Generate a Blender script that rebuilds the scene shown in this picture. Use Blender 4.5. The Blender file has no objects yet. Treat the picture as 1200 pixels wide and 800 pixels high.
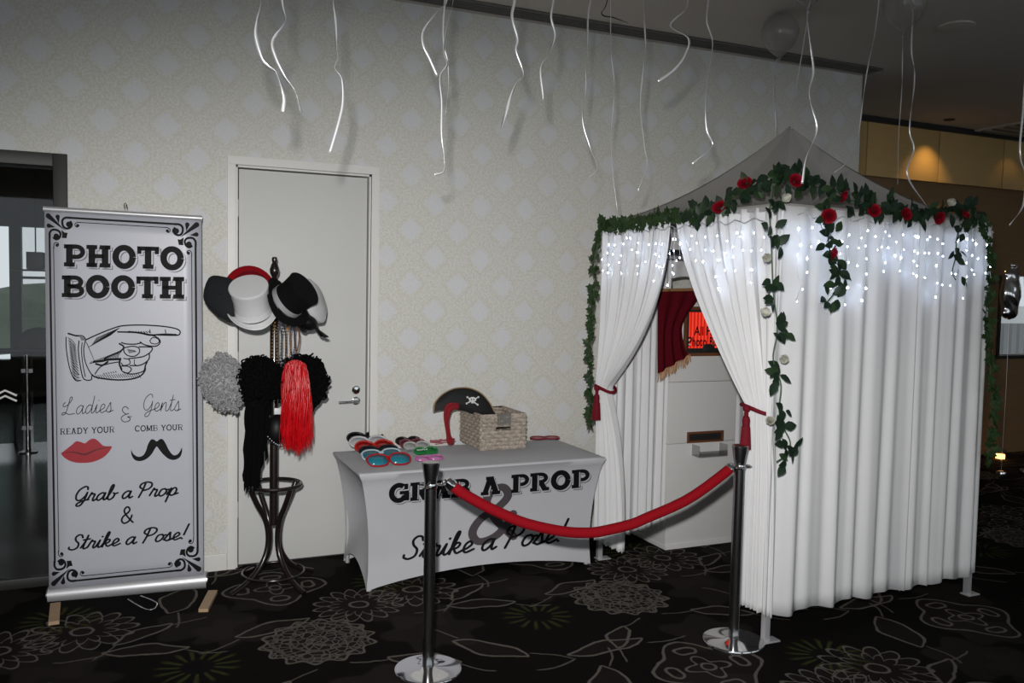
import bpy, bmesh, math, random
from math import sin, cos, pi, radians, sqrt, atan2, exp
from mathutils import Vector, Matrix, Quaternion
from mathutils.geometry import tessellate_polygon

random.seed(7)
sc = bpy.context.scene
COL = sc.collection

# ------------------------------------------------------------------ camera
F_PX = 1000.0
YAW, PITCH, ROLL = 0.414876, -0.056147, 0.019142
CAM = Vector((0.0, -5.26514, 1.67828))
FW = Vector((sin(YAW)*cos(PITCH), cos(YAW)*cos(PITCH), sin(PITCH)))
_r = Vector((cos(YAW), -sin(YAW), 0)); _u = _r.cross(FW)
RT = _r*cos(ROLL) + _u*sin(ROLL)
UP = -_r*sin(ROLL) + _u*cos(ROLL)
cd = bpy.data.cameras.new('camera'); cam = bpy.data.objects.new('camera', cd); COL.objects.link(cam)
cd.sensor_fit = 'HORIZONTAL'; cd.sensor_width = 36.0; cd.lens = F_PX/1200*36.0
cd.clip_start = 0.05; cd.clip_end = 200
M3 = Matrix((RT, UP, -FW)).transposed()
cam.matrix_world = Matrix.Translation(CAM) @ M3.to_4x4()
sc.camera = cam

# ------------------------------------------------------------------ world (overcast daylight), flash, exposure
w = bpy.data.worlds.new('overcast_sky'); sc.world = w; w.use_nodes = True
bg = w.node_tree.nodes['Background']; bg.inputs[0].default_value = (0.86, 0.95, 1.0, 1); bg.inputs[1].default_value = 0.9

fl = bpy.data.lights.new('camera_flash', 'SPOT'); flo = bpy.data.objects.new('camera_flash', fl); COL.objects.link(flo)
flo.location = CAM + Vector((0, 0, 0.20)) - RT*0.07
fl.energy = 660; fl.color = (1.0, 0.985, 0.965); fl.shadow_soft_size = 0.035
fl.spot_size = radians(57); fl.spot_blend = 1.0
_d = (FW - UP*0.115 - RT*0.07).normalized(); _x = (RT-_d*RT.dot(_d)).normalized()      # flash head: wide, shallow beam
flo.rotation_euler = Matrix((_x, (-_d).cross(_x), -_d)).transposed().to_euler(); flo.scale = (1.97, 1.0, 1.0)

sp = bpy.data.lights.new('flash_spill', 'POINT'); spo = bpy.data.objects.new('flash_spill', sp); COL.objects.link(spo)      # stray light of the same flash head
spo.location = flo.location; sp.energy = 45; sp.color = fl.color; sp.shadow_soft_size = 0.035

vs = sc.view_settings
vs.view_transform = 'Standard'; vs.look = 'None'; vs.exposure = 0.0; vs.gamma = 1.0; vs.use_curve_mapping = False

# ------------------------------------------------------------------ pixel helpers (1200 x 800 frame)
def ray(px):
    return FW + RT*((px[0]-600)/F_PX) - UP*((px[1]-400)/F_PX)
def hit(px, p0, n):
    d = ray(px); t = (Vector(p0)-CAM).dot(n)/d.dot(n)
    return CAM + d*t
def onY(px, y): return hit(px, (0, y, 0), Vector((0, 1, 0)))
def onX(px, x): return hit(px, (x, 0, 0), Vector((1, 0, 0)))
def onZ(px, z): return hit(px, (0, 0, z), Vector((0, 0, 1)))

# ------------------------------------------------------------------ object helpers
def tag(o, label=None, cat=None, group=None, kind=None):
    if label: o['label'] = label
    if cat: o['category'] = cat
    if group: o['group'] = group
    if kind: o['kind'] = kind
    return o
def thing(name, label, cat, loc=(0, 0, 0), rz=0, group=None):
    o = bpy.data.objects.new(name, None); COL.objects.link(o)
    o.location = loc; o.rotation_euler = (0, 0, rz); o.empty_display_size = 0.05
    return tag(o, label, cat, group)

class MB:
    """collects shapes (world coordinates) into one mesh"""
    def __init__(s): s.v = []; s.f = []
    def add(s, vs, fs):
        b = len(s.v); s.v += [tuple(p) for p in vs]; s.f += [tuple(i+b for i in f) for f in fs]; return s
    def box(s, lo, hi, M=None):
        x0, y0, z0 = lo; x1, y1, z1 = hi
        vs = [Vector(p) for p in ((x0,y0,z0),(x1,y0,z0),(x1,y1,z0),(x0,y1,z0),(x0,y0,z1),(x1,y0,z1),(x1,y1,z1),(x0,y1,z1))]
        if M: vs = [M @ p for p in vs]
        return s.add(vs, [(0,3,2,1),(4,5,6,7),(0,1,5,4),(1,2,6,5),(2,3,7,6),(3,0,4,7)])
    def rbox(s, lo, hi, b=0.01, M=None):
        """box with chamfered vertical and horizontal edges"""
        bm = bmesh.new(); bmesh.ops.create_cube(bm, size=1)
        c = [(lo[i]+hi[i])/2 for i in range(3)]; d = [hi[i]-lo[i] for i in range(3)]
        for v in bm.verts: v.co = Vector([c[i]+v.co[i]*d[i] for i in range(3)])
        bmesh.ops.bevel(bm, geom=bm.edges[:], offset=b, segments=2, profile=0.6, affect='EDGES')
        bm.verts.index_update()
        vs = [(M @ v.co) if M else v.co.copy() for v in bm.verts]; fs = [[v.index for v in f.verts] for f in bm.faces]
        bm.free(); return s.add(vs, fs)
    def tube(s, pts, r, seg=8, cap=True):
        pts = [Vector(p) for p in pts]; n = len(pts)
        rs = r if isinstance(r, (list, tuple)) else [r]*n
        vs = []; fs = []; prev = None
        for i, p in enumerate(pts):
            t = (pts[min(i+1, n-1)] - pts[max(i-1, 0)])
            if t.length < 1e-9: t = Vector((0, 0, 1))
            t.normalize()
            if prev is None:
                a = Vector((0, 0, 1)) if abs(t.z) < .9 else Vector((1, 0, 0))
                nrm = t.cross(a).normalized()
            else:
                nrm = (prev - t*prev.dot(t))
                if nrm.length < 1e-6: nrm = t.orthogonal()
                nrm.normalize()
            prev = nrm; bn = t.cross(nrm)
            for k in range(seg):
                a = 2*pi*k/seg; vs.append(p + (nrm*cos(a)+bn*sin(a))*rs[i])
        for i in range(n-1):
            for k in range(seg):
                k2 = (k+1) % seg; fs.append((i*seg+k, i*seg+k2, (i+1)*seg+k2, (i+1)*seg+k))
        if cap:
            fs.append(tuple(reversed(range(seg)))); fs.append(tuple((n-1)*seg+k for k in range(seg)))
        return s.add(vs, fs)
    def lathe(s, prof, seg=24, M=None, sx=1, sy=1):
        """prof: (r, z) list; caps where r > 0 at the ends"""
        vs = []; fs = []; n = len(prof)
        for r, z in prof:
            for k in range(seg):
                a = 2*pi*k/seg; p = Vector((r*cos(a)*sx, r*sin(a)*sy, z)); vs.append(M @ p if M else p)
        for i in range(n-1):
            for k in range(seg):
                k2 = (k+1) % seg; fs.append((i*seg+k, i*seg+k2, (i+1)*seg+k2, (i+1)*seg+k))
        if prof[0][0] > 1e-6: fs.append(tuple(reversed(range(seg))))
        if prof[-1][0] > 1e-6: fs.append(tuple((n-1)*seg+k for k in range(seg)))
        return s.add(vs, fs)
    def grid(s, fn, nu, nv, closed=False):
        vs = [fn(i/nu, j/nv) for j in range(nv+1) for i in range(nu+(0 if closed else 1))]
        w_ = nu if closed else nu+1; fs = []
        for j in range(nv):
            for i in range(nu):
                i2 = (i+1) % w_ if closed else i+1
                fs.append((j*w_+i, j*w_+i2, (j+1)*w_+i2, (j+1)*w_+i))
        return s.add(vs, fs)
    def ball(s, c, r, sub=2, M=None, fn=None):
        bm = bmesh.new(); bmesh.ops.create_icosphere(bm, subdivisions=sub, radius=1); bm.verts.index_update()
        rr = r if isinstance(r, (list, tuple, Vector)) else (r, r, r)
        vs = []
        for v in bm.verts:
            k = fn(v.co) if fn else 1
            p = Vector((v.co.x*rr[0]*k, v.co.y*rr[1]*k, v.co.z*rr[2]*k))
            if M: p = M @ p
            vs.append(Vector(c)+p)
        fs = [[v.index for v in f.verts] for f in bm.faces]; bm.free(); return s.add(vs, fs)
    def build(s, name, m, parent=None, smooth=True, sharp=40, solid=0):
        me = bpy.data.meshes.new(name); me.from_pydata(s.v, [], s.f); me.validate(); me.update()
        o = bpy.data.objects.new(name, me); COL.objects.link(o)
        if m: me.materials.append(m)
        if smooth:
            me.polygons.foreach_set('use_smooth', [True]*len(me.polygons))
            try: me.set_sharp_from_angle(angle=radians(sharp))
            except Exception: pass
        if parent:
            o.parent = parent
            if parent.name in PARENT_M: Mi = PARENT_M[parent.name].inverted()
            else: Mi = world_of(parent).inverted()
            o.matrix_parent_inverse = Matrix.Identity(4)
            me.transform(Mi)
        if solid:
            md = o.modifiers.new('thickness', 'SOLIDIFY'); md.thickness = solid; md.offset = 0
        return o
PARENT_M = {}
def local(o):
    return Matrix.LocRotScale(o.location, o.rotation_euler.to_quaternion(), o.scale)
def world_of(o):
    m = local(o)
    while o.parent: o = o.parent; m = local(o) @ m
    return m
def inst(name, me, parent, Mw):
    """another object on shared mesh data, at world matrix Mw, child of parent"""
    o = bpy.data.objects.new(name, me); COL.objects.link(o)
    m = Mw
    if parent: o.parent = parent; m = world_of(parent).inverted() @ Mw
    l, q, s_ = m.decompose(); o.location = l; o.rotation_euler = q.to_euler(); o.scale = s_
    return o
def mesh_of(mb, name, m):
    me = bpy.data.meshes.new(name); me.from_pydata(mb.v, [], mb.f); me.update(); me.materials.append(m)
    me.polygons.foreach_set('use_smooth', [True]*len(me.polygons)); return me
def frame(c, z, x=(1, 0, 0), s=1.0):
    """matrix with local z along z, local x near x, at c"""
    z = Vector(z).normalized(); x = Vector(x); x = (x - z*x.dot(z))
    if x.length < 1e-5: x = z.orthogonal()
    x.normalize(); y = z.cross(x)
    return Matrix.Translation(Vector(c)) @ Matrix((x, y, z)).transposed().to_4x4() @ Matrix.Scale(s, 4)
def crom(pts, n=8):
    """Catmull-Rom through points (tuples of any length)"""
    P = [Vector(p) for p in pts]
    if len(P) < 3: return P
    out = []
    for i in range(len(P)-1):
        p0 = P[i-1] if i else P[0]*2-P[1]; p1 = P[i]; p2 = P[i+1]; p3 = P[i+2] if i+2 < len(P) else P[-1]*2-P[-2]
        for k in range(n):
            t = k/n
            out.append(0.5*((2*p1) + (p2-p0)*t + (2*p0-5*p1+4*p2-p3)*t*t + (3*p1-p0-3*p2+p3)*t**3))
    out.append(P[-1]); return out

# ------------------------------------------------------------------ node helper: sockets with arithmetic
class NT:
    def __init__(s, name):
        s.m = bpy.data.materials.new(name); s.m.use_nodes = True; s.t = s.m.node_tree
        s.p = s.t.nodes['Principled BSDF']
    def node(s, ty, **kw):
        n = s.t.nodes.new(ty)
        for k, v in kw.items(): setattr(n, k, v)
        return n
    def val(s, x, sock):
        if isinstance(x, X): s.t.links.new(x.s, sock)
        else: sock.default_value = x
    def op(s, o, *a):
        n = s.node('ShaderNodeMath', operation=o)
        for i, x in enumerate(a): s.val(x, n.inputs[i])
        return X(s, n.outputs[0])
    def mix(s, f, a, b):
        n = s.node('ShaderNodeMix', data_type='RGBA'); s.val(f, n.inputs[0])
        for x, k in ((a, 6), (b, 7)):
            if isinstance(x, X): s.t.links.new(x.s, n.inputs[k])
            else: n.inputs[k].default_value = (*x, 1)
        return X(s, n.outputs[2])
    def pos(s):
        n = s.node('ShaderNodeTexCoord'); sp = s.node('ShaderNodeSeparateXYZ'); s.t.links.new(n.outputs['Object'], sp.inputs[0])
        s.co = X(s, n.outputs['Object']); return [X(s, sp.outputs[i]) for i in range(3)]
    def noise(s, scale, detail=2, co=None, rough=0.5):
        n = s.node('ShaderNodeTexNoise'); n.inputs['Scale'].default_value = scale; n.inputs['Detail'].default_value = detail
        n.inputs['Roughness'].default_value = rough
        if co is not None: s.t.links.new(co.s, n.inputs['Vector'])
        return X(s, n.outputs['Fac'])
    def sstep(s, a, b, x):
        n = s.node('ShaderNodeMapRange', interpolation_type='SMOOTHSTEP'); s.val(x, n.inputs[0])
        n.inputs[1].default_value = a; n.inputs[2].default_value = b; return X(s, n.outputs[0])
    def bump(s, h, strength=0.3, dist=0.01):
        n = s.node('ShaderNodeBump'); n.inputs['Strength'].default_value = strength; n.inputs['Distance'].default_value = dist
        s.t.links.new(h.s, n.inputs['Height']); s.t.links.new(n.outputs[0], s.p.inputs['Normal'])
    def color(s, c):
        if isinstance(c, X): s.t.links.new(c.s, s.p.inputs['Base Color'])
        else: s.p.inputs['Base Color'].default_value = (*c, 1)
    def set(s, **kw):
        for k, v in kw.items(): s.p.inputs[k.replace('_', ' ').replace('ZZ', '')].default_value = v
class X:
    def __init__(s, nt, sock): s.nt = nt; s.s = sock
    def __add__(a, b): return a.nt.op('ADD', a, b)
    __radd__ = __add__
    def __sub__(a, b): return a.nt.op('SUBTRACT', a, b)
    def __rsub__(a, b): return a.nt.op('SUBTRACT', b, a)
    def __mul__(a, b): return a.nt.op('MULTIPLY', a, b)
    __rmul__ = __mul__
    def __truediv__(a, b): return a.nt.op('DIVIDE', a, b)
    def mx(a, b): return a.nt.op('MAXIMUM', a, b)
    def mn(a, b): return a.nt.op('MINIMUM', a, b)
    def ab(a): return a.nt.op('ABSOLUTE', a)
    def cs(a): return a.nt.op('COSINE', a)

def mat(name, c, rough=0.6, metal=0.0, var=0.06, scale=30, bump=0.0, **kw):
    """plain procedural surface: colour broken up by fine noise"""
    n = NT(name); n.pos(); f = n.noise(scale, 3, n.co)
    c = Vector(c)
    n.color(n.mix(f, tuple(c*(1-var)), tuple(min(1, q*(1+var)) for q in c)))
    n.set(Roughness=rough, Metallic=metal)
    for k, v in kw.items(): n.p.inputs[k.replace('_', ' ')].default_value = v
    if bump: n.bump(f, bump, 0.004)
    return n.m
def srgb(r, g, b):
    f = lambda c: (c/255/12.92) if c/255 <= 0.04045 else ((c/255+0.055)/1.055)**2.4
    return (f(r), f(g), f(b))
def emis(name, c, s):
    n = NT(name); n.pos(); f = n.noise(20, 1, n.co)
    n.color((0.8, 0.8, 0.8)); n.p.inputs['Emission Color'].default_value = (*c, 1); n.p.inputs['Emission Strength'].default_value = s
    return n.m
def fabric(name, c, translucent=0.0, rough=0.9, weave=900):
    n = NT(name); n.pos(); f = n.noise(weave, 2, n.co); g = n.noise(6, 2, n.co)
    c = Vector(c)
    colr = n.mix(g, tuple(c*0.96), tuple(min(1, q*1.03) for q in c)); n.color(colr); n.set(Roughness=rough)
    n.bump(f, 0.15, 0.001)
    if translucent:
        t = n.node('ShaderNodeBsdfTranslucent'); n.t.links.new(colr.s, t.inputs[0])
        ms = n.node('ShaderNodeMixShader'); ms.inputs[0].default_value = translucent
        n.t.links.new(n.p.outputs[0], ms.inputs[1]); n.t.links.new(t.outputs[0], ms.inputs[2])
        n.t.links.new(ms.outputs[0], n.t.nodes['Material Output'].inputs[0])
    return n.m
def glass(name, tint=(1, 1, 1), refl=0.12, rough=0.02, tr=0.9):
    n = NT(name); n.pos(); f = n.noise(3, 1, n.co)
    tb = n.node('ShaderNodeBsdfTransparent'); tb.inputs[0].default_value = (*[q*tr for q in tint], 1)
    gb = n.node('ShaderNodeBsdfGlossy'); gb.inputs['Roughness'].default_value = rough
    fr = n.node('ShaderNodeLayerWeight'); fr.inputs[0].default_value = 0.5
    fac = n.op('POWER', X(n, fr.outputs['Facing']), 4.0)*0.7
    ms = n.node('ShaderNodeMixShader'); n.t.links.new((fac+refl*0.25+f*0.01).s, ms.inputs[0])
    n.t.links.new(tb.outputs[0], ms.inputs[1]); n.t.links.new(gb.outputs[0], ms.inputs[2])
    n.t.links.new(ms.outputs[0], n.t.nodes['Material Output'].inputs[0]); return n.m
# ================================================================== materials
def wallpaper():
    n = NT('damask_wallpaper'); x, y, z = n.pos()
    A, B = 0.32, 0.345
    ns = n.noise(34, 4, n.co, 0.7); fine = n.noise(75, 4, n.co, 0.75)
    # staggered lozenges, drawn to a point below
    px_ = n.op('PINGPONG', x*(1/A), 0.5); pz_ = n.op('FRACT', z*(1/B))-0.5
    def loz(ax, az):
        return ax.ab()*1.25 + (az.ab()*1.35).mx(az*-1.10) + (ax*ax+az*az)*0.9
    ax1 = n.op('FRACT', x*(1/A))-0.5; az1 = pz_
    ax2 = n.op('FRACT', x*(1/A)+0.5)-0.5; az2 = n.op('FRACT', z*(1/B)+0.5)-0.5
    k = loz(ax1, az1).mn(loz(ax2, az2)) + (ns-0.5)*0.30
    blob = n.sstep(0.39, 0.27, k)
    ring = n.sstep(0.07, 0.0, (k-0.46).ab())
    vein = n.sstep(0.42, 0.58, fine)
    base = n.mix(vein, (0.555, 0.545, 0.495), (0.655, 0.65, 0.61))
    c = n.mix(ring*0.45, base, (0.55, 0.535, 0.475))
    c = n.mix(blob*0.85, c, n.mix(vein*0.5, (0.615, 0.62, 0.64), (0.66, 0.665, 0.675)))
    n.color(c); n.set(Roughness=0.62); n.bump(blob*0.6+vein*0.4, 0.12, 0.002); return n.m
def carpet():
    n = NT('floral_carpet'); x, y, z = n.pos()
    wob = n.noise(7, 2, n.co); wob2 = n.noise(9, 2, n.co)
    xx = x + (wob-0.5)*0.035; yy = y + (wob2-0.5)*0.035
    PX, PY = 1.67, 1.74
    def loc(cx, cy):
        dx = n.op('WRAP', xx-cx, PX/2, -PX/2); dy = n.op('WRAP', yy-cy, PY/2, -PY/2)
        r = n.op('SQRT', dx*dx+dy*dy); th = n.op('ARCTAN2', dy, dx); return dx, dy, r, th
    line = lambda d, w_: n.sstep(w_, w_*0.45, d.ab())
    fibre = n.noise(420, 2, n.co)
    base = n.mix(n.noise(5, 3, n.co), (0.0035, 0.0030, 0.0026), (0.006, 0.005, 0.0043))
    # soft brown leaves and blooms woven into the ground
    for cx, cy, R, k in ((0.30, -0.82, 0.26, 5), (0.42, -0.98, 0.20, 7), (1.34, -1.31, 0.27, 6), (0.62, -0.58, 0.21, 5), (-0.36, -1.05, 0.24, 6), (0.95, -0.1, 0.25, 5)):
        dx, dy, r, th = loc(cx, cy)
        e = ((th*k).cs()*0.16+0.84)*R
        base = n.mix(n.sstep(0.015, -0.015, r-e)*0.55, base, (0.030, 0.025, 0.021))
    lines = None
    def acc(a, b): return b if a is None else a.mx(b)
    # dahlias
    for cx, cy, R, k in ((1.08, -0.84, 0.24, 16), (1.42, -2.46, 0.25, 14)):
        dx, dy, r, th = loc(cx, cy)
        s1 = (th*(k/2)).cs().ab(); s2 = (th*(k/2)+pi/2).cs().ab()
        e1 = (s1*0.26+0.74)*R; e2 = (s2*0.24+0.42)*R
        ins = n.sstep(0.0, 0.01, e1-r)
        base = n.mix(ins*0.6, base, (0.022, 0.016, 0.014))
        l = line(r-e1, 0.011).mx(line(r-e2, 0.010)).mx(line(r-0.2*R, 0.010))
        spoke = line(s1*r*(2.0/k), 0.006)*n.sstep(0.0, 0.01, r-e2)*ins
        lines = acc(lines, l.mx(spoke))
    # lace medallion
    vor = n.node('ShaderNodeTexVoronoi', feature='DISTANCE_TO_EDGE'); vor.inputs['Scale'].default_value = 26; n.t.links.new(n.co.s, vor.inputs['Vector'])
    vd = X(n, vor.outputs['Distance'])
    dx, dy, r, th = loc(0.79, -1.235); e = ((th*14).cs()*0.07+0.93)*0.27
    ins = n.sstep(0.0, 0.012, e-r)
    base = n.mix(ins*0.5, base, (0.032, 0.027, 0.023))
    lines = lines.mx((line(vd, 0.11)*0.85).mx(line((r*38).cs()*0.02, 0.009)*0.5)*ins).mx(line(r-e, 0.010))
    # green bursts
    for cx, cy, R, k in ((1.31, -0.53, 0.21, 17), (0.24, -1.33, 0.20, 15)):
        dx, dy, r, th = loc(cx, cy)
        sp = n.sstep(0.25, 0.75, (th*k).cs()*0.5+0.5 - (r/R)*0.35)
        m = sp*n.sstep(R, R*0.75, r)*n.sstep(R*0.30, R*0.42, r)
        base = n.mix(m*0.8, base, (0.050, 0.058, 0.016))
        base = n.mix(n.sstep(R*0.42, R*0.3, r)*n.sstep(R*0.1, R*0.2, r)*0.9, base, (0.006, 0.005, 0.005))
    # ornate eight-lobed flower with oval holes
    dx, dy, r, th = loc(0.705, -0.42); R = 0.28
    s1 = (th*4).cs()
    e1 = (s1*0.14+0.86)*R
    lines = lines.mx(line(r-e1, 0.011)).mx(line(r-(s1*0.10+0.30)*R, 0.010)).mx(line(r-0.12*R, 0.009))
    hole = n.op('SQRT', (r-0.64*R)*(r-0.64*R) + ((s1-1.0)*0.05)*((s1-1.0)*0.05))
    lines = lines.mx(line(hole-0.032, 0.010)*n.sstep(0.0, 0.3, s1))
    base = n.mix(n.sstep(0.0, 0.01, e1-r)*0.5, base, (0.024, 0.019, 0.017))
    # leaves and stems
    for cx, cy, L, W, a in ((0.61, -1.0, 0.20, 0.065, 0.3), (0.38, -1.80, 0.22, 0.06, 0.1), (0.20, -2.17, 0.20, 0.09, 1.3), (1.70, -1.06, 0.19, 0.06, -0.2),
                           (0.02, -0.85, 0.16, 0.05, 0.6), (1.52, -1.62, 0.20, 0.07, 2.3), (0.50, -1.72, 0.14, 0.05, 0.9), (1.20, -1.62, 0.17, 0.06, -0.5)):
        dx, dy, r, th = loc(cx, cy)
        u = dx*cos(a)+dy*sin(a); v = dy*cos(a)-dx*sin(a)
        q = u/L; e = (1.0-q*q)*W
        b = (v-(u*24).cs()*0.010).ab()
        ok = n.sstep(L*1.02, L*0.98, u.ab())
        lines = lines.mx(line(b-e, 0.010)*ok)
        base = n.mix(n.sstep(0.0, 0.008, e-b)*ok*0.55, base, (0.022, 0.017, 0.015))
        lines = lines.mx(line(v-(u*9).cs()*0.05+0.03, 0.007)*n.sstep(L*2.0, L*1.9, u.ab())*n.sstep(L*0.9, L, u.ab())*0.8)
    col = n.mix(lines*0.8, base, (0.185, 0.166, 0.145))
    col = n.mix(n.sstep(0.35, 0.75, fibre)*0.35, col, (0.003, 0.0025, 0.002))
    n.color(col); n.set(Roughness=0.97); n.p.inputs['Specular IOR Level'].default_value = 0.08
    n.bump(fibre, 0.5, 0.004); return n.m

M = {}
M['wall'] = wallpaper(); M['carpet'] = carpet()
M['paint'] = mat('white_gloss_paint', (0.575, 0.575, 0.555), 0.6, var=0.02, scale=4)
M['skirt'] = mat('white_skirting_paint', (0.70, 0.69, 0.66), 0.4, var=0.03)
M['ceil'] = mat('ceiling_paint', (0.60, 0.56, 0.51), 0.9, var=0.03, scale=2)
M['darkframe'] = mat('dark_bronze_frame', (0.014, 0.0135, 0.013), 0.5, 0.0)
M['blackmetal'] = mat('black_slot_metal', (0.02, 0.02, 0.02), 0.5, 0.2)
M['slotmetal'] = mat('slot_grey_metal', (0.16, 0.155, 0.145), 0.5, 0.3)
M['glass'] = glass('clear_glass'); M['dimglass'] = glass('tinted_glass', (0.55, 0.6, 0.58), 0.3, 0.02, 0.75)
M['roomwall'] = mat('room_paint', (0.34, 0.32, 0.29), 0.8, var=0.04, scale=3)
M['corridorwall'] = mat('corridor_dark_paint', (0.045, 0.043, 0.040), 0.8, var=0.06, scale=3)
def timber(name, c1, c2, rough=0.45, along='x', sc_=3.0):
    n = NT(name); x, y, z = n.pos()
    wv = n.node('ShaderNodeTexNoise'); mp = n.node('ShaderNodeMapping'); n.t.links.new(n.co.s, mp.inputs[0])
    mp.inputs['Scale'].default_value = (1, 14, 14) if along == 'x' else (14, 14, 1)
    n.t.links.new(mp.outputs[0], wv.inputs['Vector']); wv.inputs['Scale'].default_value = sc_; wv.inputs['Detail'].default_value = 4
    n.color(n.mix(X(n, wv.outputs['Fac']), c1, c2)); n.set(Roughness=rough); return n.m
M['panel'] = timber('honey_timber_panel', (0.50, 0.33, 0.13), (0.60, 0.41, 0.17), 0.5)
M['browntimber'] = timber('brown_timber', (0.19, 0.11, 0.052), (0.25, 0.15, 0.072), 0.45)
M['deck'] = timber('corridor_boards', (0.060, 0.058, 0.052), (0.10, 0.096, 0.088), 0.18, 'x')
M['steel'] = mat('brushed_steel', (0.56, 0.56, 0.57), 0.22, 1.0, var=0.04, scale=120)
M['chrome'] = mat('chrome', (0.78, 0.78, 0.80), 0.07, 1.0, var=0.02)
M['alu'] = mat('satin_aluminium', (0.62, 0.62, 0.64), 0.42, 0.55, var=0.03, scale=80)
M['curtain'] = fabric('white_curtain_fabric', (0.77, 0.77, 0.78), 0.12)
M['canopy'] = fabric('grey_canopy_fabric', (0.40, 0.385, 0.37), 0.05)
M['cover'] = fabric('white_stretch_fabric', (0.475, 0.475, 0.50), 0.0, 0.8)
M['vinyl'] = mat('white_banner_vinyl', (0.445, 0.45, 0.505), 0.38, var=0.015, scale=5)
M['ink'] = mat('black_print_ink', (0.006, 0.006, 0.007), 0.6, var=0.05, Specular_IOR_Level=0.15)
M['inkgrey'] = mat('grey_print_ink', (0.13, 0.13, 0.145), 0.5, var=0.05)
M['inkamp'] = mat('brown_grey_print_ink', (0.075, 0.063, 0.068), 0.6, var=0.05, Specular_IOR_Level=0.15)
M['inkred'] = mat('red_print_ink', (0.32, 0.012, 0.022), 0.5, var=0.1, scale=60)
M['inkdarkred'] = mat('dark_red_print_ink', (0.10, 0.004, 0.008), 0.5, var=0.1)
M['bentwood'] = mat('dark_bentwood', (0.012, 0.008, 0.007), 0.25, var=0.2, Coat_Weight=0.3)
M['pine'] = timber('pale_pine', (0.36, 0.24, 0.14), (0.45, 0.31, 0.19), 0.6)
M['redvelvet'] = mat('red_velvet', (0.22, 0.003, 0.008), 0.85, var=0.15, scale=200, Specular_IOR_Level=0.1)
M['darkvelvet'] = mat('maroon_velvet', (0.075, 0.002, 0.006), 0.9, var=0.3, scale=60, Specular_IOR_Level=0.1)
M['tassel'] = mat('crimson_cord', (0.14, 0.005, 0.013), 0.7, var=0.2, scale=300, Specular_IOR_Level=0.15)
M['gold'] = mat('gold_fringe', (0.33, 0.17, 0.07), 0.55, 0.2, var=0.25, scale=200)

# ================================================================== the setting
CEIL = 3.48
DX0, DX1, DZ = 0.535, 1.344, 2.40          # door opening
WX0, WX1 = -0.34, 5.355                     # papered wall between dark doorway and corner
def struct(name, mb, m, parent=None, label=None, smooth=False, cat=None):
    o = mb.build(name, m, parent, smooth=smooth)
    if not parent: tag(o, label, cat, kind='structure')
    return o
struct('floor', MB().box((-8, -9.2, -0.10), (16, 0.05, 0)).box((WX1, 0.05, -0.10), (16, 2.0, 0)), M['carpet'],
       label='dark brown floral carpet with pale outlined flowers', cat='carpet')
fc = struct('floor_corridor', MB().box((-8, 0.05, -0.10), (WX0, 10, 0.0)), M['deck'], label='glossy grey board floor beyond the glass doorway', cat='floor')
wb = MB()
wb.box((WX0, 0, 0), (DX0, 0.16, DZ)).box((DX1, 0, 0), (WX1, 0.16, DZ)).box((WX0, 0, DZ), (WX1, 0.16, CEIL))
wb.box((-8, 0, 2.385), (WX0, 0.16, CEIL)).box((-8, 0, 0), (-2.3, 0.16, 2.385))
struct('wall_back', wb, M['wall'], label='cream damask papered wall behind the booth', cat='wall')
struct('wall_return', MB().box((WX1-0.02, 0.16, 0), (WX1, 1.5, CEIL)), M['roomwall'], label='short painted wall return beside timber panels', cat='wall')
ceil = struct('ceiling', MB().box((-8, -9.2, CEIL), (16, 0.1, CEIL+0.1)).box((-8, 0.1, CEIL), (WX0+0.05, 10, CEIL+0.1)).box((WX1-0.02, 0.1, CEIL), (16, 1.6, CEIL+0.1)), M['ceil'], label='plain dim grey ceiling', cat='ceiling')
# slot diffuser along the wall
so = thing('ceiling_slot_vent', 'long dark slotted air vent in the ceiling along the wall', 'vent', (3, -0.16, CEIL-0.004))
MB().box((-1.5, -0.235, CEIL-0.003), (5.33, -0.09, CEIL+0.0)).build('backing', M['blackmetal'], so, False)
for yy in (-0.235, -0.200, -0.165, -0.130, -0.098):
    MB().box((-1.5, yy, CEIL-0.014), (5.33, yy+0.012, CEIL-0.003)).build('vent_blade', M['slotmetal'], so, False)
# rest of the room, out of view: rear wall with window openings added for ambient daylight, side walls
rw = MB().box((-8, -9.2, 0), (16, -9.05, 0.6)).box((-8, -9.2, 2.95), (16, -9.05, CEIL))
for x in (-8, -3.4, 1.2, 5.8, 10.4, 15.0): rw.box((x, -9.2, 0.6), (x+0.8, -9.05, 2.95))  # piers between added openings, spaced to set the room's ambient light
struct('wall_rear', rw, M['roomwall'], label='unseen rear wall with window openings added to let in daylight', cat='wall')
struct('wall_left', MB().box((-8.15, -9.2, 0), (-8, 10, CEIL)), M['roomwall'], label='plain painted side wall', cat='wall')
struct('wall_right', MB().box((16, -9.2, 0), (16.15, 2.0, CEIL)), M['roomwall'], label='plain painted far side wall', cat='wall')

struct('daylight_block', MB().box((DX0-0.1, 0.17, -0.1), (DX1+0.1, 0.22, DZ+0.1)), M['corridorwall'], label='unseen dark backing added to block daylight under the door', cat='wall')  # added blocker: stops sky showing through the gap below the door leaf
# baseboards
struct('baseboard_back', MB().rbox((WX0+0.0, -0.014, 0.0), (DX0-0.05, 0.0, 0.10), 0.004).rbox((DX1+0.05, -0.014, 0.0), (WX1, 0.0, 0.10), 0.004), M['skirt'],
       label='white painted skirting board below the wallpaper', cat='baseboard')
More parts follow.
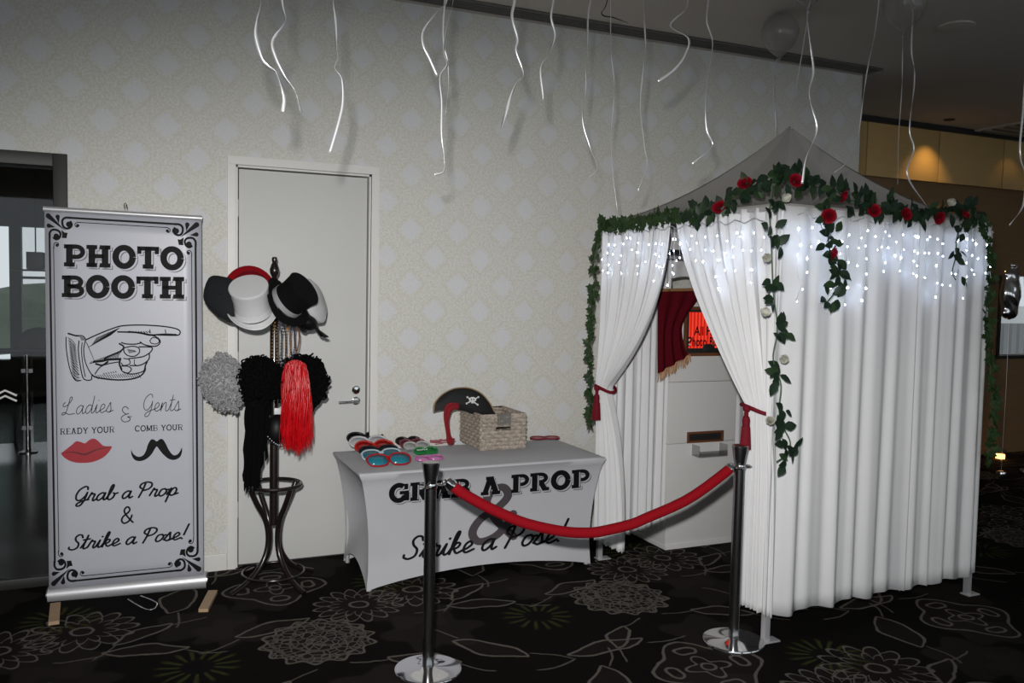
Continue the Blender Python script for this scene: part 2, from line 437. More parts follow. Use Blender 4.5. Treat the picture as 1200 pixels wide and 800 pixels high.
# door and its frame
tr = MB()
for x0, x1 in ((DX0-0.048, DX0), (DX1, DX1+0.048)): tr.rbox((x0, -0.010, 0), (x1, 0.03, DZ), 0.002)
tr.rbox((DX0-0.048, -0.010, DZ), (DX1+0.048, 0.03, DZ+0.048), 0.002)
tr.box((DX0, 0.012, 0), (DX0+0.012, 0.16, DZ)).box((DX1-0.012, 0.012, 0), (DX1, 0.16, DZ)).box((DX0, 0.012, DZ-0.012), (DX1, 0.16, DZ))
struct('trim_1', tr, M['skirt'], label='white painted door frame', cat='door frame')
dr = tag(thing('door_1', 'plain white flush door with silver lever handle', 'door', ((DX0+DX1)/2, 0.05, 0)), kind='structure')
MB().rbox((DX0+0.020, 0.030, 0.012), (DX1-0.020, 0.070, DZ-0.02), 0.003).build('leaf', M['paint'], dr)
hz, hx = 0.985, 1.262
h = MB().lathe([(0.026, 0), (0.026, 0.010), (0.022, 0.012)], 24, frame((hx, 0.030, hz), (0, -1, 0)))
h = h.build('handle_rose', M['chrome'], dr)
MB().tube([(hx, 0.024, hz), (hx, -0.018, hz), (hx-0.012, -0.026, hz), (hx-0.12, -0.026, hz-0.002)], 0.009, 10).build('lever_handle', M['chrome'], dr)
MB().lathe([(0.026, 0), (0.026, 0.009), (0.02, 0.013), (0.02, 0.015), (0.0, 0.016)], 24, frame((hx, 0.030, hz+0.068), (0, -1, 0))).build('lock_cylinder', M['chrome'], dr)
for z in (0.3, 1.2, 2.1): MB().tube([(DX0+0.014, 0.026, z), (DX0+0.014, 0.026, z+0.1)], 0.007, 8).build('hinge', M['alu'], dr)

# dark framed glass doorway on the left
wd = tag(thing('window_1', 'dark framed glazed doorway beside the banner', 'doorway', (-1.3, 0.05, 0)), kind='structure')
fx = -0.41
MB().rbox((fx, -0.02, 0), (WX0, 0.16, 2.385), 0.004).build('jamb', M['darkframe'], wd)
MB().rbox((-2.3, -0.02, 0), (-2.23, 0.16, 2.385), 0.004).build('jamb', M['darkframe'], wd)
MB().rbox((-2.23, -0.02, 2.315), (fx, 0.16, 2.385), 0.004).build('head_rail', M['darkframe'], wd)
MB().rbox((-2.23, 0.05, 0), (fx, 0.09, 0.055), 0.004).build('threshold', M['darkframe'], wd)
MB().box((-2.23, 0.064, 0.055), (fx, 0.072, 2.315)).build('pane', M['glass'], wd, False)
dc = onY((6, 462), 0.062)
for k in range(2):
    zc = dc.z + 0.022 - k*0.03
    MB().tube([(dc.x-0.055, 0.062, zc-0.03), (dc.x, 0.062, zc), (dc.x+0.055, 0.062, zc-0.03)], 0.006, 6).build('safety_decal', M['skirt'], wd)
# corridor beyond: dark walls, far windows, steel and glass balustrade
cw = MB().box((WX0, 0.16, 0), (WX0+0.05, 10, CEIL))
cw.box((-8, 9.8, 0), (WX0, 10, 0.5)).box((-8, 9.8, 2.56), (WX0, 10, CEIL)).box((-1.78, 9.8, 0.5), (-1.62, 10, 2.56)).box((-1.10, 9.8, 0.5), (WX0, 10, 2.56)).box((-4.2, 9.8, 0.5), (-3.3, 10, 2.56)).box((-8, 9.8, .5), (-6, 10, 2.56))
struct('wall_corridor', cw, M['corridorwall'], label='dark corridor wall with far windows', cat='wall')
w3 = tag(thing('window_2', 'bright far window at the end of the corridor', 'window', (-1.35, 9.9, 0.5)), kind='structure')
MB().box((-1.62, 9.86, 0.5), (-1.10, 9.87, 2.56)).build('pane', M['glass'], w3, False)
MB().box((-1.62, 9.84, 1.76), (-1.10, 9.9, 1.80)).build('transom', M['darkframe'], w3, False)
b = thing('glass_balustrade', 'steel and glass balustrade behind the glass doorway', 'balustrade', (-1.0, 4.41, 0))
MB().lathe([(0.085, 0), (0.085, 0.012), (0.03, 0.02), (0.025, 0.03)], 20, Matrix.Translation((-1.0, 4.41, 0))).build('base_flange', M['steel'], b)
MB().tube([(-1.0, 4.41, 0.0), (-1.0, 4.41, 0.98)], 0.024, 12).build('post', M['steel'], b)
MB().tube([(-2.6, 4.41, 0.0), (-2.6, 4.41, 0.98)], 0.024, 12).build('post', M['steel'], b)
MB().tube([(-4.5, 4.41, 1.02), (-0.36, 4.41, 1.02)], 0.026, 12).build('handrail', M['darkframe'], b)
for x0, x1 in ((-2.55, -1.05), (-0.95, -0.37), (-4.3, -2.65)):
    MB().box((x0, 4.405, 0.10), (x1, 4.415, 0.94)).build('pane', M['dimglass'], b, False)
for z in (0.25, 0.82):
    for s in (-1, 1): MB().box((-1.0+s*0.03-0.02, 4.39, z-0.02), (-1.0+s*0.03+0.02, 4.43, z+0.02)).build('glass_clamp', M['steel'], b, False)
# things seen through those windows
M['bldg'] = mat('pale_render', (0.75, 0.76, 0.76), 0.8); M['hedge'] = mat('hedge_green', (0.06, 0.085, 0.05), 0.9, var=0.5, scale=3)
M['greyfence'] = mat('grey_corrugated', (0.30, 0.31, 0.32), 0.7)
o = MB().ball((-2.3, 16, 0.9), (2.4, 0.7, 0.75), 3, fn=lambda c: 1+0.10*sin(9*c.x)*sin(7*c.y+2)+0.08*sin(13*c.z+5*c.x)).build('garden_hedge', M['hedge'])
tag(o, 'dark rounded hedge outside the corridor window', 'hedge')
lamp = thing('hanging_lantern', 'dark boxy lantern hung in the corridor window', 'lantern', (-0.95, 5.6, 1.9))
lp = onY((42, 306), 5.6)
MB().rbox((lp.x-0.085, 5.5, lp.z-0.09), (lp.x+0.085, 5.68, lp.z+0.10), 0.01).build('shade', M['darkframe'], lamp)
MB().tube([(lp.x, 5.59, lp.z+0.09), (lp.x, 5.59, CEIL)], 0.008, 6).build('cord', M['darkframe'], lamp)
MB().lathe([(0.20, 0), (0.21, 0.008), (0.20, 0.016)], 20, Matrix.Translation((lp.x-0.03, 5.59, lp.z-0.11))).build('rim', M['darkframe'], lamp)
def chair_back(px, y):
    p = onY(px, y)
    c = thing('lounge_chair', 'dark lounge chair with round back seen through the glass doorway', 'chair', (p.x, y, 0))
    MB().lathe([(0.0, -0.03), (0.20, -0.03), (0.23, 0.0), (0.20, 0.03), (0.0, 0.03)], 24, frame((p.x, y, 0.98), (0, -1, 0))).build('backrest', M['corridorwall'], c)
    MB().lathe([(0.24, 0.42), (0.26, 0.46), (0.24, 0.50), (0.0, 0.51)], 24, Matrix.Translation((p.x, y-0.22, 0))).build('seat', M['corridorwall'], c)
    for sx in (-1, 1):
        MB().tube([(p.x+sx*0.16, y-0.02, 0.9), (p.x+sx*0.18, y, 0)], 0.018, 8).build('leg', M['darkframe'], c)
        MB().tube([(p.x+sx*0.17, y-0.36, 0.44), (p.x+sx*0.19, y-0.40, 0)], 0.018, 8).build('leg', M['darkframe'], c)
chair_back((45, 370), 5.4)

# timber panelled bulkhead and lower wall on the right
FY = 1.10
fw = MB().box((WX1, FY+0.02, 2.93), (16, FY+0.5, CEIL-0.03))
bh = struct('wall_far', fw, M['browntimber'], label='timber bulkhead above the far windows', cat='wall')
xs = [5.56, 6.57, 7.56, 8.53, 9.52, 10.5, 11.5]
for i in range(len(xs)-1):
    MB().rbox((xs[i]+0.006, FY, 2.905), (xs[i+1]-0.006, FY+0.02, CEIL-0.05), 0.003).build('panel', M['panel'], bh)
MB().box((5.36, FY, 2.905), (xs[0]-0.006, FY+0.02, CEIL-0.05)).build('panel', M['panel'], bh)
struct('trim_2', MB().box((5.36, FY-0.03, CEIL-0.055), (16, FY+0.02, CEIL)), M['blackmetal'], label='black strip above the timber panels', cat='trim')
LY = FY+0.10
WL = onY((1169, 370), LY).x
lw = MB().box((5.36, LY, 1.98), (16, LY+0.15, 2.93)).box((5.36, LY, 0), (16, LY+0.15, 1.10)).box((5.36, LY, 1.10), (WL, LY+0.15, 1.98)).box((10.6, LY, 1.10), (16, LY+0.15, 1.98))
wl = struct('wall_far_base', lw, M['browntimber'], label='brown timber wall below the bulkhead', cat='wall')
w4 = tag(thing('window_3', 'daylit window in the brown timber wall', 'window', (9.7, LY, 1.1)), kind='structure')
MB().box((WL, LY+0.06, 1.10), (10.6, LY+0.07, 1.98)).build('pane', M['glass'], w4, False)
for x in (WL, 9.72, 10.55): MB().box((x, LY-0.01, 1.10), (x+0.05, LY+0.1, 1.98)).build('mullion', M['darkframe'], w4, False)
MB().box((WL-0.05, LY-0.05, 1.06), (10.65, LY+0.1, 1.10)).build('window_sill', M['darkframe'], w4, False)
o = MB().box((7, 6.0, 0), (16, 6.4, 1.62)).build('white_outbuilding', M['bldg'], None, False); tag(o, 'pale outbuilding wall outside the far window', 'building')
fn = thing('corrugated_fence', 'grey corrugated fence outside the far window', 'fence', (11.5, 5.0, 0))
for k in range(34):
    x = 8.6+k*0.2
    MB().box((x, 5.0, 0), (x+0.12, 5.06, 1.32)).build('sheet_rib', M['greyfence'], fn, False)
# scallops of warm light: recessed downlights close to the panels
M['warm'] = emis('warm_lamp_glow', (1.0, 0.62, 0.25), 6)
for px in (1085, 1182, 1285):
    p = onY((px, 175), FY)
    dl = thing('ceiling_downlight', {1085: 'recessed warm downlight over the panel nearest the tent', 1182: 'recessed warm downlight over the panel at the right edge', 1285: 'recessed warm downlight beyond the right edge'}[px], 'downlight', (p.x, FY-0.26, CEIL), group='downlights along the timber panels')
    MB().lathe([(0.055, 0), (0.055, -0.006), (0.04, -0.008), (0.04, -0.002)], 20, Matrix.Translation((p.x, FY-0.26, CEIL))).build('rim', M['blackmetal'], dl)
    ld = bpy.data.lights.new('downlight_lamp', 'SPOT'); lo = bpy.data.objects.new('downlight_lamp', ld); COL.objects.link(lo)
    lo.location = (0, 0, -0.012); lo.parent = dl
    ld.energy = 19; ld.color = (1.0, 0.62, 0.22); ld.spot_size = radians(84); ld.spot_blend = 0.9; ld.shadow_soft_size = 0.02
    lo.rotation_euler = (radians(12), 0, 0)
# ceiling fittings
p = onZ((1121, 30), CEIL)
MB().lathe([(0.11, 0), (0.115, -0.012), (0.09, -0.016), (0.0, -0.016)], 28, Matrix.Translation((p.x, p.y, CEIL))).build('ceiling_speaker', M['ceil'])
tag(bpy.data.objects['ceiling_speaker'], 'flat round speaker cover in the dim ceiling', 'speaker')
p = onZ((1188, 152), CEIL)
v = thing('ceiling_air_vent', 'square ceiling air vent above the timber panels', 'vent', (p.x, p.y, CEIL))
MB().rbox((p.x-0.35, p.y-0.35, CEIL-0.02), (p.x+0.35, p.y+0.35, CEIL), 0.006).build('frame', M['ceil'], v)
for k in range(5): MB().box((p.x-0.3, p.y-0.28+k*0.13, CEIL-0.03), (p.x+0.3, p.y-0.24+k*0.13, CEIL-0.018)).build('vent_blade', M['slotmetal'], v, False)
# tea lights on the floor by the far wall
for px in ((1172, 533), (1196, 518), (1164, 521)):
    g = onZ((px[0], px[1]+5), 0.0)
    c = thing('tea_light_lantern', 'glowing tea light on the floor, ' + {1172: 'lowest of three beyond the booth', 1196: 'rightmost, by the picture edge', 1164: 'half hidden behind the booth ivy'}[px[0]], 'candle', g, group='tea lights')
    MB().lathe([(0.055, 0), (0.06, 0.01), (0.06, 0.10), (0.056, 0.10), (0.056, 0.012)], 14, Matrix.Translation(g)).build('glass_cup', M['glass'], c)
    MB().lathe([(0.045, 0.012), (0.045, 0.055), (0.0, 0.057)], 14, Matrix.Translation(g)).build('candle', emis('candle_glow', (1.0, 0.45, 0.13), 5.0), c)
# ================================================================== flat print: strokes, fills and lettering
def stroke(mb, pts, wd, mp, caps=True):
    P = [Vector((p[0], p[1])) for p in pts]; n = len(P)
    if n < 2: return
    ws = wd if isinstance(wd, (list, tuple)) else [wd]*n
    L = []; R = []
    for i in range(n):
        t = P[min(i+1, n-1)]-P[max(i-1, 0)]
        if t.length < 1e-9: t = Vector((1, 0))
        t.normalize(); q = Vector((-t.y, t.x))*ws[i]*0.5
        L.append(P[i]+q); R.append(P[i]-q)
    vs = []; fs = []
    for i in range(n): vs += [mp(L[i]), mp(R[i])]
    for i in range(n-1): fs.append((2*i, 2*i+1, 2*i+3, 2*i+2))
    mb.add(vs, fs)
    if caps:
        for i in (0, n-1):
            r = ws[i]*0.5
            mb.add([mp(P[i]+Vector((cos(a), sin(a)))*r) for a in [2*pi*k/8 for k in range(8)]], [tuple(range(8))])
def fill(mb, pts, mp):
    P = [Vector((p[0], p[1], 0)) for p in pts]
    mb.add([mp(Vector((p.x, p.y))) for p in P], [tuple(t) for t in tessellate_polygon([P])])
def rect(a, b, c, d): return ('f', [(a, b), (c, b), (c, d), (a, d)])
def arcpts(cx, cy, rx, ry, a0, a1, n=18):
    return [(cx+rx*cos(radians(a0+(a1-a0)*k/n)), cy+ry*sin(radians(a0+(a1-a0)*k/n))) for k in range(n+1)]
def slab(ch, W=0.27, S=0.19, E=0.085):
    """one upright serif capital, height 1; W stem, S serif and bar weight, E serif overhang"""
    def stem(x, top=True, bot=True):
        o = [rect(x, 0, x+W, 1)]
        if bot: o.append(rect(x-E, 0, x+W+E, S))
        if top: o.append(rect(x-E, 1-S, x+W+E, 1))
        return o
    x0 = E; C = W*0.92
    if ch == ' ': return [], 0.42
    if ch == 'P' or ch == 'R' or ch == 'B' or ch == 'D':
        g = [rect(x0, 0, x0+W, 1), rect(0, 1-S, x0+W, 1), rect(0, 0, x0+W+(E if ch in 'PR' else 0), S)]
        xm = x0+W*0.5
        if ch == 'D':
            g.append(('s', [(xm, 1-S/2), (0.45, 1-S/2)]+arcpts(0.45, 0.5, 0.38, 0.5-S/2, 90, -90)+[(xm, S/2)], C)); return g, 0.45+0.38+C/2+0.03
        yb = 0.44 if ch == 'P' else 0.50
        r = (1-S/2-yb)/2
        g.append(('s', [(xm, 1-S/2), (0.50, 1-S/2)]+arcpts(0.50, yb+r, 0.26, r, 90, -90, 12)+[(xm, yb)], S*1.05 if W > .15 else C))
        if ch == 'R':
            g.append(('s', [(0.50, yb), (0.70, S/2)], W*0.95)); g.append(rect(0.58, 0, 0.92, S)); return g, 0.94
        if ch == 'B':
            r2 = (yb-S/2)/2
            g.append(('s', [(xm, yb), (0.52, yb)]+arcpts(0.52, S/2+r2, 0.28, r2, 90, -90, 12)+[(xm, S/2)], S*1.05 if W > .15 else C)); return g, 0.90
        return g, 0.86
    if ch == 'H':
        return stem(x0)+stem(0.62)+[rect(x0, 0.5-S/2, 0.7, 0.5+S/2)], 0.62+W+E+0.02
    if ch in 'OCG':
        ring = lambda a0, a1: ('s', arcpts(0.48, 0.5, 0.48-W/2, 0.5-S/2+0.01, a0, a1, 28), W if W > .15 else C)
        if ch == 'O': return [ring(0, 360)], 0.96
        if ch == 'C': return [ring(48, 318), rect(0.74, 0.68, 0.74+S, 0.97)], 0.93
        return [ring(50, 335), rect(0.74, 0.66, 0.74+S, 0.97), rect(0.52, 0.40, 0.97, 0.40+S), rect(0.72, 0.05, 0.72+W, 0.5)], 0.98
    if ch == 'T':
        xm = 0.44
        return [rect(xm-W/2, 0, xm+W/2, 1), rect(xm-W/2-E, 0, xm+W/2+E, S), rect(0, 1-S, 0.88, 1), rect(0, 0.66, S*0.9, 1), rect(0.88-S*0.9, 0.66, 0.88, 1)], 0.88
    if ch == 'A':
        return [('s', [(0.20, S/2), (0.44, 1-S/2)], W*0.95), ('s', [(0.48, 1-S/2), (0.74, S/2)], W), rect(0.28, 0.28, 0.68, 0.28+S*0.9), rect(0.0, 0, 0.38, S), rect(0.54, 0, 0.94, S), rect(0.24, 1-S, 0.62, 1)], 0.94
    if ch == 'E':
        return [rect(x0, 0, x0+W, 1), rect(0, 0, 0.72, S), rect(0, 1-S, 0.70, 1), rect(x0, 0.5-S/2, 0.56, 0.5+S/2), rect(0.72-S, 0, 0.72, 0.26), rect(0.70-S, 0.74, 0.70, 1)], 0.75
    if ch == 'Y':
        return [rect(0.45-W/2, 0, 0.45+W/2, 0.5), rect(0.45-W/2-E, 0, 0.45+W/2+E, S), ('s', [(0.14, 0.97), (0.45, 0.45)], W), ('s', [(0.78, 0.97), (0.45, 0.45)], W*0.8), rect(0, 1-S, 0.32, 1), rect(0.60, 1-S, 0.92, 1)], 0.90
    if ch == 'U':
        return [('s', [(x0+W/2, 1), (x0+W/2, 0.35)]+arcpts(0.46, 0.35, 0.46-x0-W/2, 0.30, 180, 360, 12)+[(0.92-x0-W/2, 1)], W), rect(0, 1-S, x0+W+E, 1), rect(0.92-x0-W-E, 1-S, 0.94, 1)], 0.95
    if ch == 'M':
        return stem(x0)+stem(0.86)+[('s', [(x0+W/2, 0.97), (0.52, 0.1)], W), ('s', [(0.52, 0.1), (0.9, 0.97)], W*0.9)], 1.12
    return [], 0.5
SCRIPT = {
 'a': (0.58, [[(.44, .40), (.30, .50), (.10, .36), (.05, .12), (.16, .0), (.34, .16), (.45, .46)], [(.45, .48), (.41, .16), (.46, .01), (.60, .10)]]),
 'b': (0.52, [[(-.02, .08), (.16, .50), (.24, .90), (.18, 1.0), (.10, .80), (.06, .20), (.14, .0), (.32, .08), (.40, .34), (.28, .46), (.40, .38), (.56, .42)]]),
 'd': (0.60, [[(.42, .40), (.28, .50), (.10, .36), (.05, .12), (.16, .0), (.34, .16), (.45, .50), (.52, 1.0)], [(.52, 1.0), (.42, .16), (.47, .01), (.62, .10)]]),
 'e': (0.44, [[(-.02, .10), (.20, .20), (.34, .36), (.24, .50), (.10, .38), (.06, .14), (.18, .0), (.46, .12)]]),
 'i': (0.30, [[(-.02, .08), (.13, .50)], [(.13, .50), (.09, .14), (.15, .0), (.32, .10)], [(.20, .72), (.21, .74)]]),
 'k': (0.50, [[(-.02, .08), (.16, .55), (.24, .95), (.17, 1.0), (.10, .70), (.04, .0)], [(.05, .14), (.22, .48), (.36, .44), (.30, .28), (.10, .22)], [(.16, .23), (.30, .02), (.50, .10)]]),
 'n': (0.56, [[(-.02, .08), (.10, .50), (.04, .0)], [(.05, .10), (.20, .42), (.34, .50), (.36, .34), (.34, .08), (.42, .0), (.58, .10)]]),
 'o': (0.50, [[(.30, .48), (.12, .42), (.04, .16), (.14, .0), (.32, .08), (.42, .32), (.32, .48), (.38, .40), (.54, .42)]]),
 'p': (0.56, [[(-.02, .08), (.16, .50), (.10, .10), (.02, -.42)], [(.10, .10), (.22, .42), (.36, .50), (.46, .34), (.38, .06), (.22, .0), (.12, .10)], [(.38, .04), (.58, .12)]]),
 'r': (0.44, [[(-.02, .08), (.10, .46), (.14, .56), (.18, .46), (.32, .44), (.27, .12), (.32, .0), (.46, .10)]]),
 's': (0.42, [[(-.02, .08), (.18, .48), (.24, .56), (.26, .36), (.30, .12), (.16, .0), (.04, .06)], [(.20, .0), (.44, .10)]]),
 't': (0.36, [[(-.02, .08), (.14, .50), (.22, .92)], [(.22, .92), (.11, .18), (.17, .0), (.36, .10)], [(.02, .62), (.36, .66)]]),
 '!': (0.30, [[(.26, 1.02), (.14, .30)], [(.09, .04), (.10, .05)]]),
 'L': (0.72, [[(.0, .72), (-.12, .60), (-.06, .48), (.16, .56), (.40, .86), (.38, 1.02), (.28, .96), (.22, .60), (.10, .12), (-.06, .0), (-.14, .06), (.0, .14), (.30, .02), (.66, .04)]]),
 'G': (0.74, [[(.60, .80), (.56, .96), (.40, 1.0), (.14, .78), (.04, .40), (.14, .12), (.34, .10), (.54, .34), (.62, .60)], [(.62, .60), (.56, .10), (.40, -.26), (.20, -.28), (.22, -.12), (.54, .06), (.78, .10)]]),
 'P': (0.68, [[(.26, .94), (.20, .50), (.08, .0)], [(.12, .60), (.0, .72), (.06, .92), (.32, 1.02), (.58, .94), (.64, .74), (.50, .54), (.24, .46)]]),
 'S': (0.66, [[(.60, .80), (.52, .98), (.34, 1.0), (.22, .84), (.28, .62), (.46, .40), (.44, .12), (.22, .0), (.02, .08), (.0, .20)]]),
 '&': (0.80, [[(.74, .02), (.44, .36), (.24, .70), (.30, .92), (.46, .98), (.56, .82), (.46, .64), (.18, .42), (.08, .18), (.20, .0), (.44, .06), (.62, .28), (.68, .46)]]),
 'e&': (0.62, [[(.50, .80), (.42, .98), (.22, .94), (.16, .74), (.30, .56), (.44, .56), (.18, .50), (.02, .22), (.14, .0), (.42, .04), (.52, .26), (.36, .36), (.30, .26), (.62, .42)]]),
 ' ': (0.30, []),
}
def glyphs(text, style, **kw):
    """list of (kind, points, width) in em units and the total advance"""
    out = []; x = 0
    for ch in text:
        if style == 'slab':
            g, adv = slab(ch, **kw)
            for it in g:
                if it[0] == 'f': out.append(('f', [(p[0]+x, p[1]) for p in it[1]], 0))
                else: out.append(('s', [(p[0]+x, p[1]) for p in it[1]], it[2]))
            x += adv + 0.05
        else:
            adv, ss = SCRIPT[ch]
            for pts in ss:
                out.append(('s', [tuple(p) for p in crom([(p[0]+x+p[1]*kw.get('shear', .22), p[1]) for p in pts], 6)], kw.get('w', .085)))
            x += adv*kw.get('track', 1.0)
    return out, x
def lettering(mb, text, style, p0, p1, hpx, mp, off=(0, 0), up=(0.0, -1.0), grow=0, **kw):
    """set text on the baseline p0 -> p1 (photo pixels), cap height hpx"""
    gl, tot = glyphs(text, style, **kw)
    p0 = Vector(p0)+Vector(off); p1 = Vector(p1)+Vector(off); ex = (p1-p0)/tot; ey = Vector(up)*hpx
    m2 = lambda p: mp(p0+ex*p[0]+ey*p[1])
    for k, pts, wd in gl:
        if k == 'f': fill(mb, pts, m2)
        else: stroke(mb, pts, wd+grow, m2, caps=(style != 'slab'))

# ================================================================== roll-up banner
B0 = Vector((-0.42, -0.22, 0)); B1 = Vector((0.34, -0.31, 0)); bd = (B1-B0).normalized(); bn = Vector((bd.y, -bd.x, 0))
bup = (Vector((0, 0, 2.0)) + bn*0.05).normalized(); bN = bd.cross(bup).normalized()
if bN.y > 0: bN = -bN
bP = B0 + bn*0.0
def bmap(eps): return lambda p: hit((p[0], p[1]), bP, bN) + bN*eps
ban = thing('rollup_banner', 'tall white roll-up photo booth banner with pointing hand print', 'banner', (B0+B1)/2)
q = [hit(p, bP, bN) for p in ((52, 246), (236, 257), (238.5, 673), (57.5, 691))]
pm = MB(); pm.grid(lambda u, v: (q[0]*(1-u)+q[1]*u)*(1-v)+(q[3]*(1-u)+q[2]*u)*v, 8, 20)
pn = pm.build('panel', M['vinyl'], ban, solid=0.001)
MB().tube([q[0]-bd*0.004+bup*0.006, q[1]+bd*0.004+bup*0.006], 0.014, 12).build('top_rail', M['alu'], ban)
bz = 0.115
r0 = hit((55, 699), bP, bN); r1 = hit((242, 681), bP, bN)
prof = []
cas = MB().tube([r0-bN*0.03, r1-bN*0.03], 0.045, 20); cas.build('roller_case', M['alu'], ban)
for e in (r0, r1): MB().tube([e-bN*0.03-bd*0.002, e-bN*0.03+bd*0.004], 0.047, 20).build('end_cap', M['steel'], ban)
for px0, px1 in (((60, 700), (64, 719)), ((237, 687), (246, 704))):
    a = onZ(px1, 0.0); c0 = hit(px0, bP, bN)
    MB().box((-0.024, -0.18, 0.0), (0.024, 0.10, 0.018), frame((a.x, a.y+0.02, 0.0), (0, 0, 1), (1, 0.05 if px0[0] < 100 else -0.25, 0))).build('foot', M['pine'], ban)
    MB().box((-0.02, -0.02, 0.0), (0.02, 0.02, max(0.02, c0.z-0.03)), Matrix.Translation((c0.x-bN.x*0.03, c0.y-bN.y*0.03, 0.0))).build('foot_bracket', M['steel'], ban)
pb = (q[0]+q[1])/2 - bN*0.03
MB().tube([pb-bup*1.93-bN*0.01, pb+bup*0.0], 0.008, 8).build('support_pole', M['alu'], ban)
hk = hit((145.5, 244), bP, bN)
MB().tube([hk, hk+Vector((0, 0, 0.022)), hk+bd*0.006+Vector((0, 0, 0.028)), hk+bd*0.012+Vector((0, 0, 0.02)), hk+bd*0.012], 0.0025, 6).build('hook', M['steel'], ban)
# print
def printed(name, m, parent, fn):
    mb = MB(); fn(mb); return mb.build(name, m, parent, smooth=False)
def words(name, m, parent, mp, text, style, p0, p1, hpx, **kw):
    """one part per word"""
    tot = glyphs(text, style, **{k: v for k, v in kw.items() if k not in ('off', 'up', 'grow')})[1]; x = 0
    p0 = Vector(p0); p1 = Vector(p1); kk = {k: v for k, v in kw.items() if k not in ('off', 'up', 'grow')}
    for wrd in text.split(' '):
        adv = glyphs(wrd, style, **kk)[1]
        mb = MB(); lettering(mb, wrd, style, p0.lerp(p1, x/tot), p0.lerp(p1, (x+adv)/tot), hpx, mp, **kw)
        mb.build(name, m, parent, smooth=False)
        x += adv + glyphs(' ', style, **kk)[1]
heads = (('PHOTO', (75, 312), (217, 316), 26), ('BOOTH', (72.5, 348), (218, 350), 25.5))
for t, a, b_, h_ in heads:
    words('lettering_shadow', M['inkgrey'], ban, bmap(.0008), t, 'slab', a, b_, h_, off=(2.8, 2.4))
    words('lettering_gap', M['vinyl'], ban, bmap(.0014), t, 'slab', a, b_, h_, off=(1.7, 1.4))
    words('lettering', M['ink'], ban, bmap(.0020), t, 'slab', a, b_, h_)
for t, a, b_, h_, kw in (('Ladies', (75, 486), (132, 482.5), 20, dict(w=.045, shear=.12)), ('Gents', (167, 482), (211.5, 481), 20, dict(w=.045, shear=.10)),
        ('Grab a Prop', (86.5, 588), (207.5, 579.5), 17, dict(w=.115)), ('&', (141, 613), (157, 612), 19, dict(w=.11, shear=0.0)),
        ('Strike a Pose!', (80, 644.5), (217.5, 631), 16.5, dict(w=.115))):
    words('script_lettering', M['ink'], ban, bmap(.001), t, 'script', a, b_, h_, **kw)
for t, a, b_, h_ in (('READY YOUR', (70.5, 509), (135, 506.3), 7), ('COMB YOUR', (158, 505.3), (215, 503.6), 6.6)):
    words('serif_lettering', M['ink'], ban, bmap(.001), t, 'slab', a, b_, h_, W=.17, S=.08, E=.09)
printed('ampersand', M['ink'], ban, lambda mb: stroke(mb, crom([(150.5, 479), (147.5, 476.2), (144, 478), (144, 482), (148, 485), (151, 484.2), (145, 486.5), (142.0, 490), (145, 494), (151, 493), (152.5, 490), (149.5, 488.2), (154, 488)], 5), 0.9, bmap(.001)))
L_ = lambda x, y: (60+x*165/1200, 460+y*100/727)
def lips(mb):
    out = crom([L_(*p) for p in ((82, 517), (130, 480), (175, 445), (212, 414), (250, 418), (288, 430), (325, 402), (360, 390), (395, 405), (440, 448), (480, 455), (518, 460), (480, 520), (420, 565), (340, 592), (250, 598), (180, 588), (130, 565), (100, 540), (82, 517))], 4)
    fill(mb, out[:-1], bmap(.001))
printed('lips_print', M['inkred'], ban, lips)
printed('lip_crease', M['inkdarkred'], ban, lambda mb: stroke(mb, crom([L_(*p) for p in ((100, 515), (160, 506), (210, 508), (260, 522), (300, 522), (350, 500), (410, 478), (500, 464))], 5), [0.5+1.6*sin(pi*k/35) for k in range(36)], bmap(.0018)))
def tache(mb):
    out = crom([L_(*p) for p in ((680, 482), (700, 520), (740, 545), (780, 535), (805, 500), (825, 440), (850, 400), (875, 398), (900, 414), (925, 396), (950, 396), (975, 430), (1005, 490), (1040, 530), (1075, 525), (1100, 495), (1114, 466), (1114, 510), (1095, 550), (1050, 572), (1000, 562), (950, 520), (915, 475), (900, 458), (885, 475), (850, 530), (800, 570), (750, 582), (710, 570), (685, 530), (680, 482))], 4)
    fill(mb, out[:-1], bmap(.001))
printed('moustache_print', M['ink'], ban, tache)
